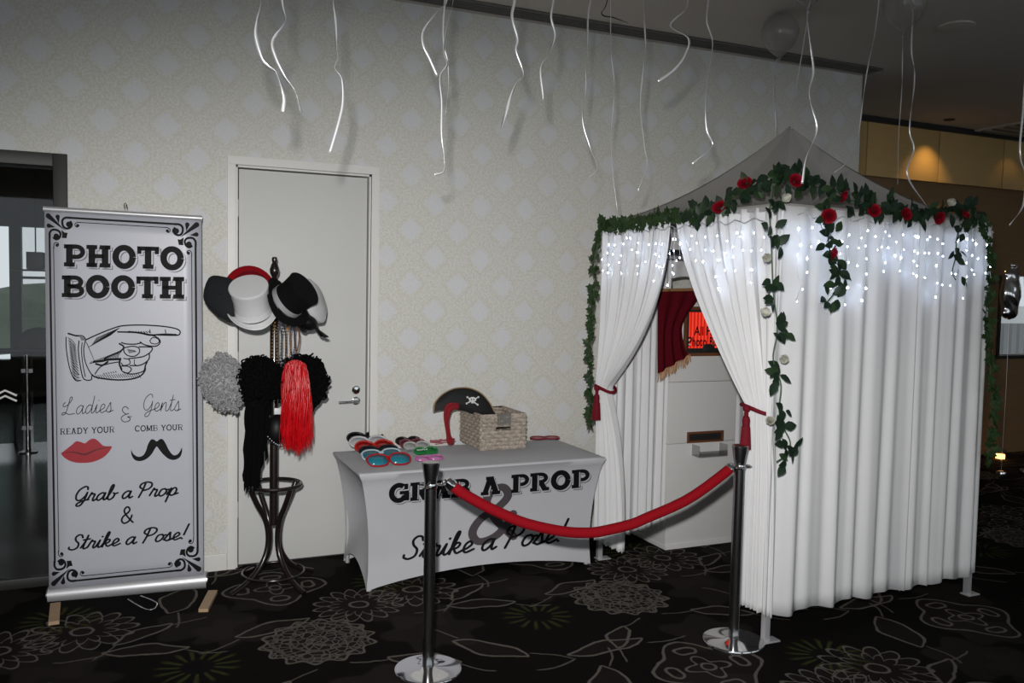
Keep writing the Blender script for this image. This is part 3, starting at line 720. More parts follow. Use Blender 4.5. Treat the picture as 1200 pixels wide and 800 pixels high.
# pointing hand engraving
H_ = lambda x, y: (70+x/8, 370+y/8)
def hand(mb):
    m = bmap(.0012)
    S = lambda pts, wd=1.0, n=6: stroke(mb, crom([H_(*p) for p in pts], n), wd*1.22, m)
    S([(245, 225), (330, 185), (450, 135), (560, 98), (650, 88), (780, 86), (900, 92), (1000, 102), (1090, 120), (1128, 145), (1115, 178), (1040, 182), (900, 178), (850, 176)], 1.25)
    S([(545, 150), (640, 152), (750, 158), (850, 178)], 1.5); S([(650, 148), (760, 162), (850, 180), (980, 172), (1090, 176)], 1.6)
    S([(850, 178), (910, 200), (942, 235), (925, 272), (880, 285), (800, 272), (755, 245)], 1.2)
    S([(845, 232), (870, 205), (915, 212), (932, 240), (905, 262), (860, 256), (845, 232)], 0.9)
    S([(600, 300), (680, 285), (740, 300), (745, 345), (700, 378), (640, 372), (605, 340), (600, 300)], 1.1)
    S([(745, 290), (820, 290), (868, 300), (850, 340), (790, 378), (720, 392), (650, 400)], 1.2)
    S([(840, 350), (838, 400), (800, 440), (740, 465), (660, 465)], 1.2)
    S([(600, 398), (650, 410), (655, 450), (600, 465), (575, 440)], 1.0); S([(700, 410), (700, 450), (715, 460)], 0.8)
    S([(820, 430), (802, 470), (800, 510), (760, 560), (680, 590), (560, 600), (440, 592), (340, 575), (300, 550)], 1.5)
    S([(580, 470), (640, 472), (672, 500), (640, 535), (590, 520), (570, 490)], 1.1); S([(600, 530), (680, 545), (780, 520), (800, 480)], 1.1)
    S([(330, 545), (380, 480), (450, 450), (560, 430)], 1.1); S([(320, 430), (400, 422), (450, 410), (560, 405)], 2.2); S([(340, 450), (400, 462), (450, 430)], 1.8)
    S([(560, 260), (600, 290), (570, 330), (480, 370), (420, 400)], 1.6); S([(580, 250), (620, 262), (700, 265), (760, 255)], 1.2)
    S([(570, 400), (560, 450), (580, 500)], 1.8); S([(240, 230), (225, 320), (240, 430), (280, 520), (310, 560)], 1.0)
    # cuff
    S([(180, 235), (175, 330), (190, 450), (215, 570), (245, 600), (295, 598), (300, 565)], 1.1); S([(210, 250), (205, 340), (220, 470), (240, 570)], 0.9)
    S([(80, 165), (150, 185), (215, 190), (245, 225)], 1.6); S([(60, 200), (62, 300), (80, 430), (110, 540), (150, 605), (200, 605)], 1.0)
    for k in range(14):
        y = 200+k*27; S([(95+k*2, y+10), (125+k*2, y+40), (150+k*3, y+75 if y < 480 else y+55)], 0.65, 3)
        S([(78+k*3, y), (110+k*3, y+48), (140+k*3, y+95 if y < 460 else y+60)], 0.55, 3)
    for k in range(16): S([(560-k*14, 112+k*6), (515-k*14, 150+k*8), (470-k*13, 185+k*7)], 0.6, 3)        # knuckle shade
    for k in range(22): S([(585-k*14, 325+k*5), (555-k*13, 365+k*4), (545-k*12, 400+k*2)], 0.55, 3)        # palm shade
    for k in range(20): S([(760-k*21, 575-abs(k-6)*-1.2), (745-k*21, 555+k*0.5), (735-k*21, 535+k*1.2)], 0.6, 3)
    for k in range(13): S([(245+k*7, 240+k*16), (262+k*6, 270+k*14)], 0.5, 3)
    for x in (990, 845): S([(x, 130), (x+4, 160)], 0.9, 3)
    for k in range(9): S([(640+k*24, 145), (655+k*24, 158)], 0.8, 3)
    for k in range(8): S([(635+k*9, 310+k*2), (655+k*9, 350-k*2)], 0.5, 3)
    for k in range(6): S([(410+k*22, 540-k*4), (420+k*22, 548-k*4)], 0.8, 3)
printed('hand_print', M['ink'], ban, hand)
printed('cuff_shade', M['inkgrey'], ban, lambda mb: fill(mb, [H_(*p) for p in ((180, 185), (220, 188), (245, 228), (205, 232))], bmap(.0016)))
# borders and corner scrolls
def corner(mb, o, sx, sy, kx, ky):
    """scroll ornament; o = outer corner pixel, sx/sy = inward signs, kx/ky = skew of the edges"""
    m = bmap(.001)
    T = lambda x, y: (o[0]+sx*x+ky*sy*y, o[1]+sy*y+kx*sx*x)
    D = lambda a, b, r: fill(mb, [T(*p) for p in drop(a, b, r)], m)
    def drop(a, b, r):
        a = Vector(a); b = Vector(b); d = (a-b).normalized(); n_ = Vector((-d.y, d.x))
        return [tuple(b)]+[tuple(a+n_*r*cos(t)*-1+d*r*sin(t)) for t in [pi*k/10 for k in range(11)]]
    D((5, 5.5), (25, 22), 3.0); D((16, 6), (17.3, 14), 2.6); D((5.5, 17), (13, 18.3), 2.6)
    fill(mb, [T(*p) for p in ((20, 21), (24, 24), (27.5, 24), (26, 30.5), (20.5, 30.5), (21, 27))], m)
    for sw in (0, 1):
        G = (lambda x, y: T(x, y)) if not sw else (lambda x, y: T(y, x))
        sp = [(31, 6.3), (25, 6.6), (21.5, 10), (22, 16), (25.5, 19), (30, 18), (32.5, 14.5), (31, 11)]
        stroke(mb, crom([G(*p) for p in sp], 6), 2.6, m)
        fill(mb, [G(29+3.4*cos(t), 14.2+3.4*sin(t)) for t in [2*pi*k/14 for k in range(14)]], m)
        sp = [(43, 11.0), (39, 11.2), (36.3, 13.0), (36.8, 15.8), (39, 16.6), (41, 15)]
        stroke(mb, crom([G(*p) for p in sp], 6), 1.0, m)
        fill(mb, [G(39.3+1.9*cos(t), 14.8+1.9*sin(t)) for t in [2*pi*k/10 for k in range(10)]], m)
def border(mb):
    m = bmap(.0009)
    cs = [(51.5, 247), (235.5, 258), (238, 671.5), (58, 689.5)]     # TL TR BR BL
    sl_t = 11/184; sl_b = -18/180
    corner(mb, cs[0], 1, 1, sl_t, 0.015); corner(mb, cs[1], -1, 1, sl_t, 0.005)
    corner(mb, cs[2], -1, -1, sl_b, -0.005*-1); corner(mb, cs[3], 1, -1, sl_b, 0.015)
    lin = lambda a, b_, wd: stroke(mb, [a, b_], wd, m, False)
    T = lambda i, x, y, sx, sy, kx: (cs[i][0]+sx*x, cs[i][1]+sy*y+kx*sx*x)
    lin(T(0, 30, 6.3, 1, 1, sl_t), T(1, 30, 6.3, -1, 1, sl_t), 2.4); lin(T(0, 42, 11, 1, 1, sl_t), T(1, 42, 11, -1, 1, sl_t), 0.9)
    lin(T(3, 30, 6.3, 1, -1, sl_b), T(2, 30, 6.3, -1, -1, sl_b), 2.2); lin(T(3, 42, 11, 1, -1, sl_b), T(2, 42, 11, -1, -1, sl_b), 0.9)
    lin(T(0, 6.6, 30, 1, 1, sl_t), T(3, 6.3, 30, 1, -1, sl_b), 2.4); lin(T(0, 11.3, 42, 1, 1, sl_t), T(3, 11, 42, 1, -1, sl_b), 0.9)
    lin(T(1, 6.3, 30, -1, 1, sl_t), T(2, 6.3, 30, -1, -1, sl_b), 2.4); lin(T(1, 11, 42, -1, 1, sl_t), T(2, 11, 42, -1, -1, sl_b), 0.9)
printed('scroll_border', M['ink'], ban, border)
# loop of wire behind the banner foot
wl_ = [onZ(p, 0.006) for p in ((150, 702), (160, 708), (172, 714), (181, 713), (184, 707), (176, 702), (165, 698))]
o = MB().tube(crom(wl_, 6), 0.0035, 8).build('wire_loop', M['chrome']); tag(o, 'thin shiny wire loop lying on carpet behind the banner foot', 'wire')

# ================================================================== table with printed stretch cover
TZ = 0.70
TX0, TX1, TY0, TY1 = 1.085, 2.600, -0.815, -0.130
FX0, FX1, FY0, FY1 = 1.165, 2.585, -0.675, -0.095
tb = thing('trestle_table', 'trestle table in a white stretch cover printed with slogan', 'table', ((TX0+TX1)/2, (TY0+TY1)/2, 0))
def ease(t): return t*t*(3-2*t)
def front_y(u, t): return TY0 + (FY0-TY0)*min(1, 1.15*t**0.55) + 0.018*sin(pi*t)*sin(pi*u) if t > 0 else TY0
def cover(s, t):
    """s around the table 0..4 (front, right, back, left), t 0 top .. 1 hem"""
    k = int(s) % 4; u = s-int(s)
    Tc = [(TX0, TY0), (TX1, TY0), (TX1, TY1), (TX0, TY1)]; Fc = [(FX0, FY0), (FX1, FY0), (FX1, FY1), (FX0, FY1)]
    a, b_ = Vector(Tc[k]), Vector(Tc[(k+1) % 4]); c, d = Vector(Fc[k]), Vector(Fc[(k+1) % 4])
    # round the corners a little
    top = a.lerp(b_, u); foot = c.lerp(d, u)
    inn = [Vector((0, 1)), Vector((-1, 0)), Vector((0, -1)), Vector((1, 0))][k]
    e = min(1, 1.15*t**0.55) if t > 0 else 0
    p = top.lerp(foot, e)
    pinch = (0.018 if k in (0, 2) else 0.10)*sin(pi*min(1, t*1.0))*(sin(pi*u)**0.8 if 0 < u < 1 else 0)
    cornerpull = 0.018*sin(pi*t)*(1-sin(pi*u))
    ctr = Vector(((TX0+TX1)/2, (TY0+TY1)/2))
    p = p + inn*pinch + (ctr-p).normalized()*cornerpull
    hem = 0.004 + (0.075 if k in (0, 2) else 0.115)*(sin(pi*u)**0.75 if 0 < u < 1 else 0)
    z = TZ-0.012 + (hem-(TZ-0.012))*t
    return Vector((p.x, p.y, z))
cm = MB()
def side_samples():
    out = []
    for k in range(4):
        n_ = 24 if k in (0, 2) else 14
        out += [k+i/n_ for i in range(n_)]
    return out
ss = side_samples(); nt = 18
vs_ = []
for j in range(nt+1):
    for s_ in ss: vs_.append(cover(s_, j/nt))
fs_ = [(j*len(ss)+i, j*len(ss)+(i+1) % len(ss), (j+1)*len(ss)+(i+1) % len(ss), (j+1)*len(ss)+i) for j in range(nt) for i in range(len(ss))]
# top with a soft rounded rim
ctr = Vector(((TX0+TX1)/2, (TY0+TY1)/2, TZ)); b0 = len(vs_)
for s_ in ss:
    p = cover(s_, 0); vs_.append(Vector((p.x+(ctr.x-p.x)*0.008, p.y+(ctr.y-p.y)*0.014, TZ-0.002)))
for s_ in ss:
    p = cover(s_, 0); vs_.append(Vector((p.x+(ctr.x-p.x)*0.03, p.y+(ctr.y-p.y)*0.05, TZ)))
N_ = len(ss)
fs_ += [(b0+i, b0+(i+1) % N_, (i+1) % N_, i) for i in range(N_)] + [(b0+N_+i, b0+N_+(i+1) % N_, b0+(i+1) % N_, b0+i) for i in range(N_)]
fs_.append(tuple(b0+N_+i for i in range(N_)))
fs_ = [tuple(reversed(f)) for f in fs_]; fs_[-1] = tuple(reversed(fs_[-1]))
cm.add(vs_, fs_); cm.build('stretch_cover', M['cover'], tb, sharp=70)
MB().box((TX0+0.03, TY0+0.03, TZ-0.04), (TX1-0.03, TY1-0.03, TZ-0.006)).build('tabletop', M['pine'], tb, False)
for x in (FX0+0.02, FX1-0.02):
    for y in (FY0+0.02, FY1-0.02): MB().tube([(x, y, 0), (x, y, TZ-0.03)], 0.014, 8).build('leg', M['alu'], tb)
def tmap(eps):
    def f(p):
        y = -0.72
        for _ in range(4):
            h_ = onY((p[0], p[1]), y)
            u = min(1, max(0, (h_.x-TX0)/(TX1-TX0)))
            # invert the height for this u
            hem = 0.004+0.075*(sin(pi*u)**0.75 if 0 < u < 1 else 0)
            t = min(1, max(0, (h_.z-(TZ-0.012))/(hem-(TZ-0.012))))
            y = cover(u, t).y
        h_ = onY((p[0], p[1]), y-eps)
        return h_
    return f
TL = [('GRAB A PROP', (455.5, 589), (692, 570.5), 21.5)]
tu = (0.02, -1)
printed('ampersand', M['inkamp'], tb, lambda mb: lettering(mb, '&', 'script', (546, 636), (606, 629.5), 62, tmap(.0025), w=.135, shear=.12))
for t, a, b_, h_ in TL:
    words('lettering_shadow', M['inkgrey'], tb, tmap(.0032), t, 'slab', a, b_, h_, off=(2.0, 2.0), up=tu)
    words('lettering_gap', M['cover'], tb, tmap(.0040), t, 'slab', a, b_, h_, off=(1.1, 1.1), up=tu)
    words('lettering', M['ink'], tb, tmap(.0048), t, 'slab', a, b_, h_, up=tu)
words('script_lettering', M['ink'], tb, tmap(.0048), 'Strike a Pose!', 'script', (472, 655.5), (660, 634), 25, w=.105, up=tu)
# ================================================================== photo booth tent
BF = Vector((2.81, -2.03, 0)); BR = Vector((4.36, -1.92, 0)); BL = Vector((2.69, -0.60, 0)); BB = BL+BR-BF
bu = (BR-BF); bv = (BL-BF)
nR = Vector((bu.y, -bu.x, 0)).normalized(); nL = Vector((-bv.y, bv.x, 0)).normalized()
def bp(a, b_, z, outR=0, outL=0): return BF+bu*a+bv*b_+Vector((0, 0, z))+nR*outR+nL*outL
EZ = 2.13; PZ = 2.69
gz = thing('booth_tent', 'grey peaked gazebo tent forming the photo booth', 'tent', (BF+BB)/2)
for c in (BF, BR, BL, BB):
    MB().rbox((c.x-0.016, c.y-0.016, 0.008), (c.x+0.016, c.y+0.016, EZ), 0.003).build('leg', M['alu'], gz)
    MB().rbox((c.x-0.02, c.y-0.03, 0.0), (c.x+0.07, c.y+0.03, 0.008), 0.002).build('foot_plate', M['alu'], gz)
for a, b_ in ((BF, BR), (BR, BB), (BB, BL), (BL, BF)):
    MB().tube([a+Vector((0, 0, EZ-0.02)), b_+Vector((0, 0, EZ-0.02))], 0.013, 8).build('eave_bar', M['alu'], gz)
cen = (BF+BB)/2
def canopy(i):
    c0, c1 = [cen+(c-cen)*1.025 for c in ((BF, BR, BB, BL)[i], (BF, BR, BB, BL)[(i+1) % 4])]
    def fn(u, v):
        k = 1-v; z = EZ + (PZ-EZ)*(0.33*k+0.67*k**1.9) - 0.030*sin(pi*k)*(1-abs(2*u-1))
        p = cen.lerp(c0.lerp(c1, u), max(v, 1e-4)); return Vector((p.x, p.y, z))
    return fn
for i in range(4): MB().grid(canopy(i), 24, 30).build('canopy_panel', M['canopy'], gz, sharp=180, solid=0.002)
e4 = [cen+(c-cen)*1.025 for c in (BF, BR, BB, BL)]
for i in range(4):
    a, b_ = e4[i], e4[(i+1) % 4]
    MB().grid(lambda u, v: a.lerp(b_, u)+Vector((0, 0, EZ-0.03*v+0.004*sin(u*40)*v)), 40, 2).build('valance', M['canopy'], gz, solid=0.002)
MB().tube([cen+Vector((0, 0, PZ-0.35)), cen+Vector((0, 0, PZ-0.01))], 0.014, 8).build('peak_pole', M['alu'], gz)
for c in (BF, BR, BL, BB): MB().tube([c+Vector((0, 0, EZ-0.03)), cen+Vector((0, 0, PZ-0.33))], 0.009, 6).build('roof_strut', M['alu'], gz)

def wob(u, s, k): 
    return (sin(2*pi*k*u+s)+0.55*sin(2*pi*k*0.53*u+2.1*s+1.3)+0.35*sin(2*pi*k*1.7*u+0.7*s))/1.6
def pleat_wall(name, a, b_, zt, zb, n, k, seed, label, amp=(0.006, 0.019), hem=0.012, cat='curtain', group=None, wrap=None, nu=150):
    """straight pleated curtain hung between ground points a and b"""
    def fn(u, v):
        uu = u + 0.004*sin(3*v+u*20)
        am = amp[0]+(amp[1]-amp[0])*v**0.7
        p = a.lerp(b_, u)+n*(am*wob(uu+0.012*v*sin(u*9+seed), seed, k)+0.012)
        if wrap and u > wrap:
            p -= n*((u-wrap)/(1-wrap))**2*0.16
        z = zt+(zb-zt)*v + (hem*sin(2*pi*k*0.5*u+seed)*v**6)
        return Vector((p.x, p.y, z))
    o = MB().grid(fn, nu, 26).build(name, M['curtain'], None, sharp=180, solid=0.0015)
    o.location = (0, 0, 0); return tag(o, label, cat, group)
ud = bu.normalized(); vd = bv.normalized()
top = EZ-0.012
pleat_wall('booth_curtain', BF-ud*0.05+nR*0.02, BF+bu*0.615+nR*0.02, top, 0.135, nR, 7, 1.2, 'white pleated curtain on booth front, nearest the steel posts', group='white booth curtains', hem=0.010)
pleat_wall('booth_curtain', BF+bu*0.60+nR*0.02, BR+ud*0.10+nR*0.02, top, 0.128, nR, 6, 4.0, 'white pleated curtain on booth front beside the ivy corner', group='white booth curtains', hem=0.010, wrap=0.86)
pleat_wall('booth_curtain', BR+ud*0.02+vd*0.03, BB+ud*0.02, top, 0.14, ud, 13, 2.0, 'white pleated curtain on the far side of the booth', group='white booth curtains', nu=90)
pleat_wall('booth_curtain', BL+ud*0.02+vd*0.02, BL+bu*0.335+vd*0.02, top, 0.14, -vd, 8, 0.4, 'white inner curtain beside the left of the kiosk', group='white booth curtains', nu=90)
pleat_wall('booth_curtain', BL+bu*0.70+vd*0.02, BB+vd*0.02, top, 0.14, -vd, 6, 3.1, 'white inner curtain beside the right of the kiosk', group='white booth curtains', nu=70)
pleat_wall('booth_back_valance', BL+bu*0.30+vd*0.045, BL+bu*0.74+vd*0.045, top, 1.80, -vd, 3, 5.1, 'short white cloth hung above the kiosk', group='white booth curtains', nu=60, amp=(0.004, 0.012))
MB().tube([bp(0.02, 0.90, 1.925), bp(0.98, 0.90, 1.925)], 0.012, 8).build('cross_bar', M['alu'], gz)
MB().tube([bp(0.20, 0.86, 1.955), bp(0.37, 0.86, 1.962)], 0.014, 8).build('light_bar', M['blackmetal'], gz)

def tied(label, b_top, b_tie, b_bot, zt, ztie, zb, k, seed, pw, flare=0.04):
    """tied-back drape on the entrance side; each b pair = (inner edge, outer edge) along the side"""
    def fn(u, v):
        t = v*(zt-zb)/(zt-ztie)
        if t <= 1:
            e = t**pw; eo = t**1.2
            bi = b_top[0]+(b_tie[0]-b_top[0])*e; bo = b_top[1]+(b_tie[1]-b_top[1])*eo
            w_ = 1-t
        else:
            s_ = (t-1)/((zt-zb)/(zt-ztie)-1); e = 1-(1-s_)**2.2
            bi = b_tie[0]+(b_bot[0]-b_tie[0])*e; bo = b_tie[1]+(b_bot[1]-b_tie[1])*e; w_ = s_*0.8
        b_ = bi+(bo-bi)*u
        am = 0.010+0.022*(1-abs(1-2*min(1, t*0.5)))+0.010*w_
        off = am*wob(u, seed, k) + 0.018 + flare*exp(-((t-1)/0.22)**2)*0.4
        # soft horizontal billow towards the tie
        z = zt+(zb-zt)*v - 0.05*sin(pi*min(1, t))*(0.5-u)*0.6
        if t > 1: z += 0.006*sin(2*pi*k*0.5*u)*w_
        p = bp(0, b_, z, 0, off); return p
    o = MB().grid(fn, 130, 60).build('tied_drape', M['curtain'], None, sharp=180, solid=0.0015)
    return tag(o, label, 'curtain', 'tied-back entrance drapes')
tied('white entrance drape tied back beside the hanging ivy', (0.545, 1.0), (0.925, 0.995), (0.80, 1.01), top, 1.105, 0.12, 9, 0.7, 2.0)
tied('white entrance drape tied back beside the taller steel post', (0.515, -0.03), (0.085, -0.02), (0.13, -0.04), top, 1.14, 0.14, 9, 2.2, 1.40)

def tieback(px, b_, z, label, r):
    c = bp(0, b_, z, 0, 0.03)
    t = thing('tassel_tieback', label, 'tieback', c, group='red tassel tiebacks')
    loop = [c+nL*(r*0.75*cos(a))+vd*(r*sin(a))+Vector((0, 0, 0.014*sin(a)+0.008*cos(2*a))) for a in [2*pi*k/24 for k in range(25)]]
    MB().tube(loop, 0.010, 8, False).build('cord', M['tassel'], t)
    q_ = c+nL*(r*0.75+0.012)+nR*0.008
    MB().ball(q_, 0.019, 2).build('knot', M['tassel'], t)
    MB().tube([q_, q_+Vector((0, 0, -0.05))], 0.010, 8).build('neck', M['tassel'], t)
    mb = MB().lathe([(0.0, -0.035), (0.015, -0.04), (0.019, -0.06), (0.017, -0.08), (0.021, -0.10), (0.026, -0.19), (0.024, -0.195), (0.0, -0.19)], 20, Matrix.Translation(q_))
    mb.build('tassel', M['tassel'], t)
    for k in range(14):
        a = 2*pi*k/14
        MB().tube([q_+Vector((0.019*cos(a), 0.019*sin(a), -0.09)), q_+Vector((0.026*cos(a), 0.026*sin(a), -0.198))], 0.0028, 4).build('strand', M['tassel'], t)
tieback((712, 455), 0.955, 1.105, 'red cord tieback with tassel beside the hanging ivy', 0.075)
tieback((888, 478), 0.055, 1.145, 'red cord tieback with tassel beside the taller steel post', 0.085)

# ================================================================== kiosk inside the booth
M['kiosk'] = mat('white_kiosk_laminate', (0.63, 0.625, 0.61), 0.3, var=0.02, scale=3)
M['brownframe'] = timber('brown_picture_frame', (0.10, 0.035, 0.014), (0.16, 0.06, 0.025), 0.4)
KX0, KX1, KY0, KY1 = 3.20, 3.745, -0.58, -0.10
kz = [0.02, 0.705, 1.115, 1.72]
ki = thing('photo_kiosk', 'white photo booth kiosk with red touch screen and print slot', 'kiosk', ((KX0+KX1)/2, (KY0+KY1)/2, 0))
for i in range(3): MB().rbox((KX0, KY0, kz[i]+(0.002 if i else 0)), (KX1, KY1, kz[i+1]), 0.004).build('cabinet_box', M['kiosk'], ki)
MB().rbox((KX0-0.004, KY0-0.010, 0.0), (KX1+0.004, KY1, 0.030), 0.003).build('plinth', M['kiosk'], ki)
for z in (0.93, 0.585): MB().lathe([(0.016, 0), (0.016, 0.012), (0.010, 0.016), (0.0, 0.016)], 16, frame((KX0, KY0+0.06, z), (-1, 0, 0))).build('latch', M['blackmetal'], ki)
def framed(x0, x1, z0, z1, w_, d, m, y=KY0):
    mb = MB()
    mb.rbox((x0, y-d, z0), (x1, y, z0+w_), 0.003).rbox((x0, y-d, z1-w_), (x1, y, z1), 0.003)
    mb.rbox((x0, y-d, z0+w_), (x0+w_, y, z1-w_), 0.003).rbox((x1-w_, y-d, z0+w_), (x1, y, z1-w_), 0.003); return mb
a = onY((804.5, 519), KY0); b_ = onY((847, 504.5), KY0)
sx0, sx1, sz0, sz1 = a.x, b_.x, a.z, b_.z+0.005
ps = framed(sx0, sx1, sz0, sz1, 0.015, 0.014, M['brownframe']).build('print_slot_frame', M['brownframe'], ki)
MB().box((sx0+0.015, KY0-0.003, sz0+0.015), (sx1-0.015, KY0+0.0, sz1-0.015)).build('slot_opening', M['blackmetal'], ps, False)
MB().tube([(sx0+0.02, KY0-0.006, (sz0+sz1)/2+0.003), (sx1-0.05, KY0-0.006, (sz0+sz1)/2+0.006)], 0.003, 6).build('slot_roller', M['steel'], ps)
M['acrylic'] = glass('clear_acrylic', (0.9, 0.9, 0.9), 0.5, 0.05, 0.92)
ty = KY0-0.085; tz0, tz1 = sz0-0.085, sz0-0.010; tx0, tx1 = sx0+0.045, sx1-0.02
tm = MB().box((tx0, ty, tz0), (tx1, KY0-0.001, tz0+0.004)).box((tx0, ty, tz0+0.004), (tx1, ty+0.004, tz0+0.038))
tm.box((tx0, ty+0.004, tz0+0.004), (tx0+0.004, KY0-0.001, tz1)).box((tx1-0.004, ty+0.004, tz0+0.004), (tx1, KY0-0.001, tz1))
tm.build('print_tray', M['acrylic'], ki, False)
# touch screen
def screen_mat():
    n = NT('lit_red_screen'); x, y, z = n.pos()
    st = ((x*230).cs()*0.5+0.5); ns = n.noise(14, 2, n.co)
    c = n.mix(n.sstep(0.2, 0.9, st*0.7+ns*0.4), (0.62, 0.012, 0.008), (1.0, 0.07, 0.035))
    n.color((0.02, 0.0, 0.0)); n.t.links.new(c.s, n.p.inputs['Emission Color']); n.p.inputs['Emission Strength'].default_value = 0.85; n.set(Roughness=0.15); return n.m
M['screen'] = screen_mat()
scx0, scx1 = onY((801, 380), KY0).x, KX1-0.012
scz0, scz1 = onY((815, 417), KY0).z, onY((815, 359), KY0).z
sf = framed(scx0, scx1, scz0, scz1, 0.022, 0.016, None).build('screen_frame', M['brownframe'], ki)
framed(scx0+0.022, scx1-0.022, scz0+0.022, scz1-0.022, 0.016, 0.010, None).build('bezel', M['blackmetal'], sf)
MB().box((scx0+0.038, KY0-0.006, scz0+0.052), (scx1-0.038, KY0, scz1-0.036)).build('screen', M['screen'], sf, False)
MB().box((scx0+0.022, KY0-0.008, scz0+0.022), (scx1-0.022, KY0, scz0+0.052)).build('bezel_base', M['blackmetal'], sf, False)
sxm = (scx0+scx1)/2
MB().lathe([(0.050, 0), (0.050, 0.004), (0.046, 0.006)], 20, frame((sxm-0.02, KY0-0.007, scz0+0.05), (0, -1, 0)), 1, 0.62).build('camera_bump', M['blackmetal'], sf)
th_ = MB().box((sxm-0.032, KY0-0.011, scz1-0.062), (sxm+0.032, KY0-0.007, scz1-0.050)).box((sxm-0.020, KY0-0.011, scz1-0.050), (sxm+0.020, KY0-0.007, scz1-0.022))
th_.build('top_hat_picture', M['blackmetal'], sf, False)
MB().box((sxm-0.020, KY0-0.0125, scz1-0.050), (sxm+0.020, KY0-0.011, scz1-0.043)).build('hat_band_picture', M['skirt'], sf, False)
def fonttext(body, x0, x1, z0, h, y, m, parent, name):
    cu = bpy.data.curves.new(name, 'FONT'); cu.body = body; cu.size = 1.0; cu.offset = 0.015; cu.extrude = 0.0
    to = bpy.data.objects.new(name+'_tmp', cu); COL.objects.link(to)
    dg = bpy.context.evaluated_depsgraph_get(); dg.update(); me = bpy.data.meshes.new_from_object(to.evaluated_get(dg))
    bpy.data.objects.remove(to)
    xs_ = [v.co.x for v in me.vertices]; ys_ = [v.co.y for v in me.vertices]
    lo, hi = min(xs_), max(xs_)
    mb = MB(); mb.add([(x0+(v.co.x-lo)/(hi-lo)*(x1-x0), y, z0+v.co.y*h/0.73) for v in me.vertices], [tuple(p.vertices) for p in me.polygons])
    bpy.data.meshes.remove(me); return mb.build(name, m, parent, smooth=False)
tA = onY((812.5, 390), KY0); tB = onY((806, 402), KY0)
M['darktext'] = mat('dark_screen_text', (0.02, 0.0, 0.0), 0.4)
fonttext('All', tA.x, tA.x+0.075, tA.z-0.015, 0.062, KY0-0.0068, M['darktext'], sf, 'screen_text')
fonttext('Party', tA.x+0.10, tA.x+0.245, tA.z-0.015, 0.062, KY0-0.0068, M['darktext'], sf, 'screen_text')
fonttext('Photo', tB.x, tB.x+0.145, tB.z-0.018, 0.062, KY0-0.0068, M['darktext'], sf, 'screen_text')
fonttext('Booths', tB.x+0.17, tB.x+0.325, tB.z-0.018, 0.062, KY0-0.0068, M['darktext'], sf, 'screen_text')
for k, (px, py) in enumerate(((802.5, 399), (804, 403.5))):
    p = onY((px+3, py), KY0-0.0068); MB().box((p.x-0.012, KY0-0.0069, p.z-0.004), (p.x+0.018, KY0-0.0066, p.z+0.004 if k else p.z+0.012)).build('screen_icon', M['skirt'], sf, False)
p = onY((826, 353), KY0); MB().lathe([(0.022, 0), (0.022, 0.02), (0.016, 0.024), (0.0, 0.02)], 20, frame((p.x, KY0, p.z), (0, -1, 0))).build('camera_lens', M['blackmetal'], ki)
# red velvet curtain with gold trim beside the screen
vy = KY0-0.045
ve = thing('velvet_curtain', 'maroon velvet curtain with gold fringe hung beside the kiosk screen', 'curtain', (onY((790, 340), vy).x, vy, 1.3))
edge = crom([(824, 341), (818, 352), (808, 366), (801, 380), (800.5, 392), (803, 405), (808, 417)], 8)
left = [(771.5, 341+97*k/48) for k in range(len(edge))]
def velv(u, v):
    i = min(len(edge)-1, int(v*(len(edge)-1)+1e-6)); e = edge[i]
    xl = 771.5; yb = (341+98*v)*(1-u)+e[1]*u
    p = onY((xl+(e[0]-xl)*u, yb), vy); 
    return p + Vector((0, 0.014*sin(u*19+1+v*1.5)*(0.35+0.65*v), 0))
MB().grid(velv, 50, len(edge)-1).build('drape', M['darkvelvet'], ve, sharp=180, solid=0.002)
MB().tube([onY((771, 340), vy-0.012), onY((825, 339), vy-0.012)], 0.010, 8).build('gold_header', M['gold'], ve)
for k in range(34):
    p = velv(k/33, 1.0); jt = random.uniform(-0.006, 0.006)
    MB().tube([p+Vector((0, -0.008, 0.01)), p+Vector((jt, -0.011, -0.022)), p+Vector((jt*2, -0.009, -0.045+random.uniform(-.006, .006)))], [0.0045, 0.004, 0.0025], 5).build('fringe_strand', M['gold'], ve)

# ================================================================== fairy lights
M['wire'] = mat('clear_pale_wire', (0.55, 0.56, 0.58), 0.4)
M['led'] = emis('cool_white_led', (0.60, 0.74, 1.0), 34.0)
M['led2'] = emis('bright_cool_white_led', (0.60, 0.74, 1.0), 70.0)
led_me = mesh_of(MB().ball((0, 0, 0), (1, 1, 1.5), 1), 'led_bulb', M['led'])
led_me2 = mesh_of(MB().ball((0, 0, 0), (1, 1, 1.4), 1), 'led_bulb_bright', M['led2'])
def fairy(label, P, n_str, z0, seed, drop):
    rnd = random.Random(seed); t = thing('fairy_light_string', label, 'fairy lights', P(0.5, z0), group='white fairy light curtains')
    run = [P(k/40, z0+0.012*sin(k*1.7)) for k in range(41)]
    mb = MB().tube(run, 0.0018, 4); mb.build('lead_wire', M['wire'], t)
    for i in range(n_str):
        u = (i+0.5+rnd.uniform(-0.3, 0.3))/n_str; d = drop[0]+(drop[1]-drop[0])*rnd.random()**1.2
        pts = []; nled = max(2, int(d/0.062)); uu = u
        for k in range(nled+1):
            pts.append(P(uu, z0-d*k/nled)); uu = u+rnd.uniform(-0.012, 0.012)
        MB().tube(pts, 0.0011, 4).build('strand_wire', M['wire'], t)
        for k in range(1, nled+1):
            if rnd.random() < 0.12: continue
            p = pts[k]+Vector((rnd.uniform(-.006, .006), -0.006, rnd.uniform(-.015, .015)))
            br = rnd.random() < 0.22
            inst('bulb', led_me2 if br else led_me, t, Matrix.Translation(p) @ Matrix.Scale(0.0043 if br else 0.0031, 4))
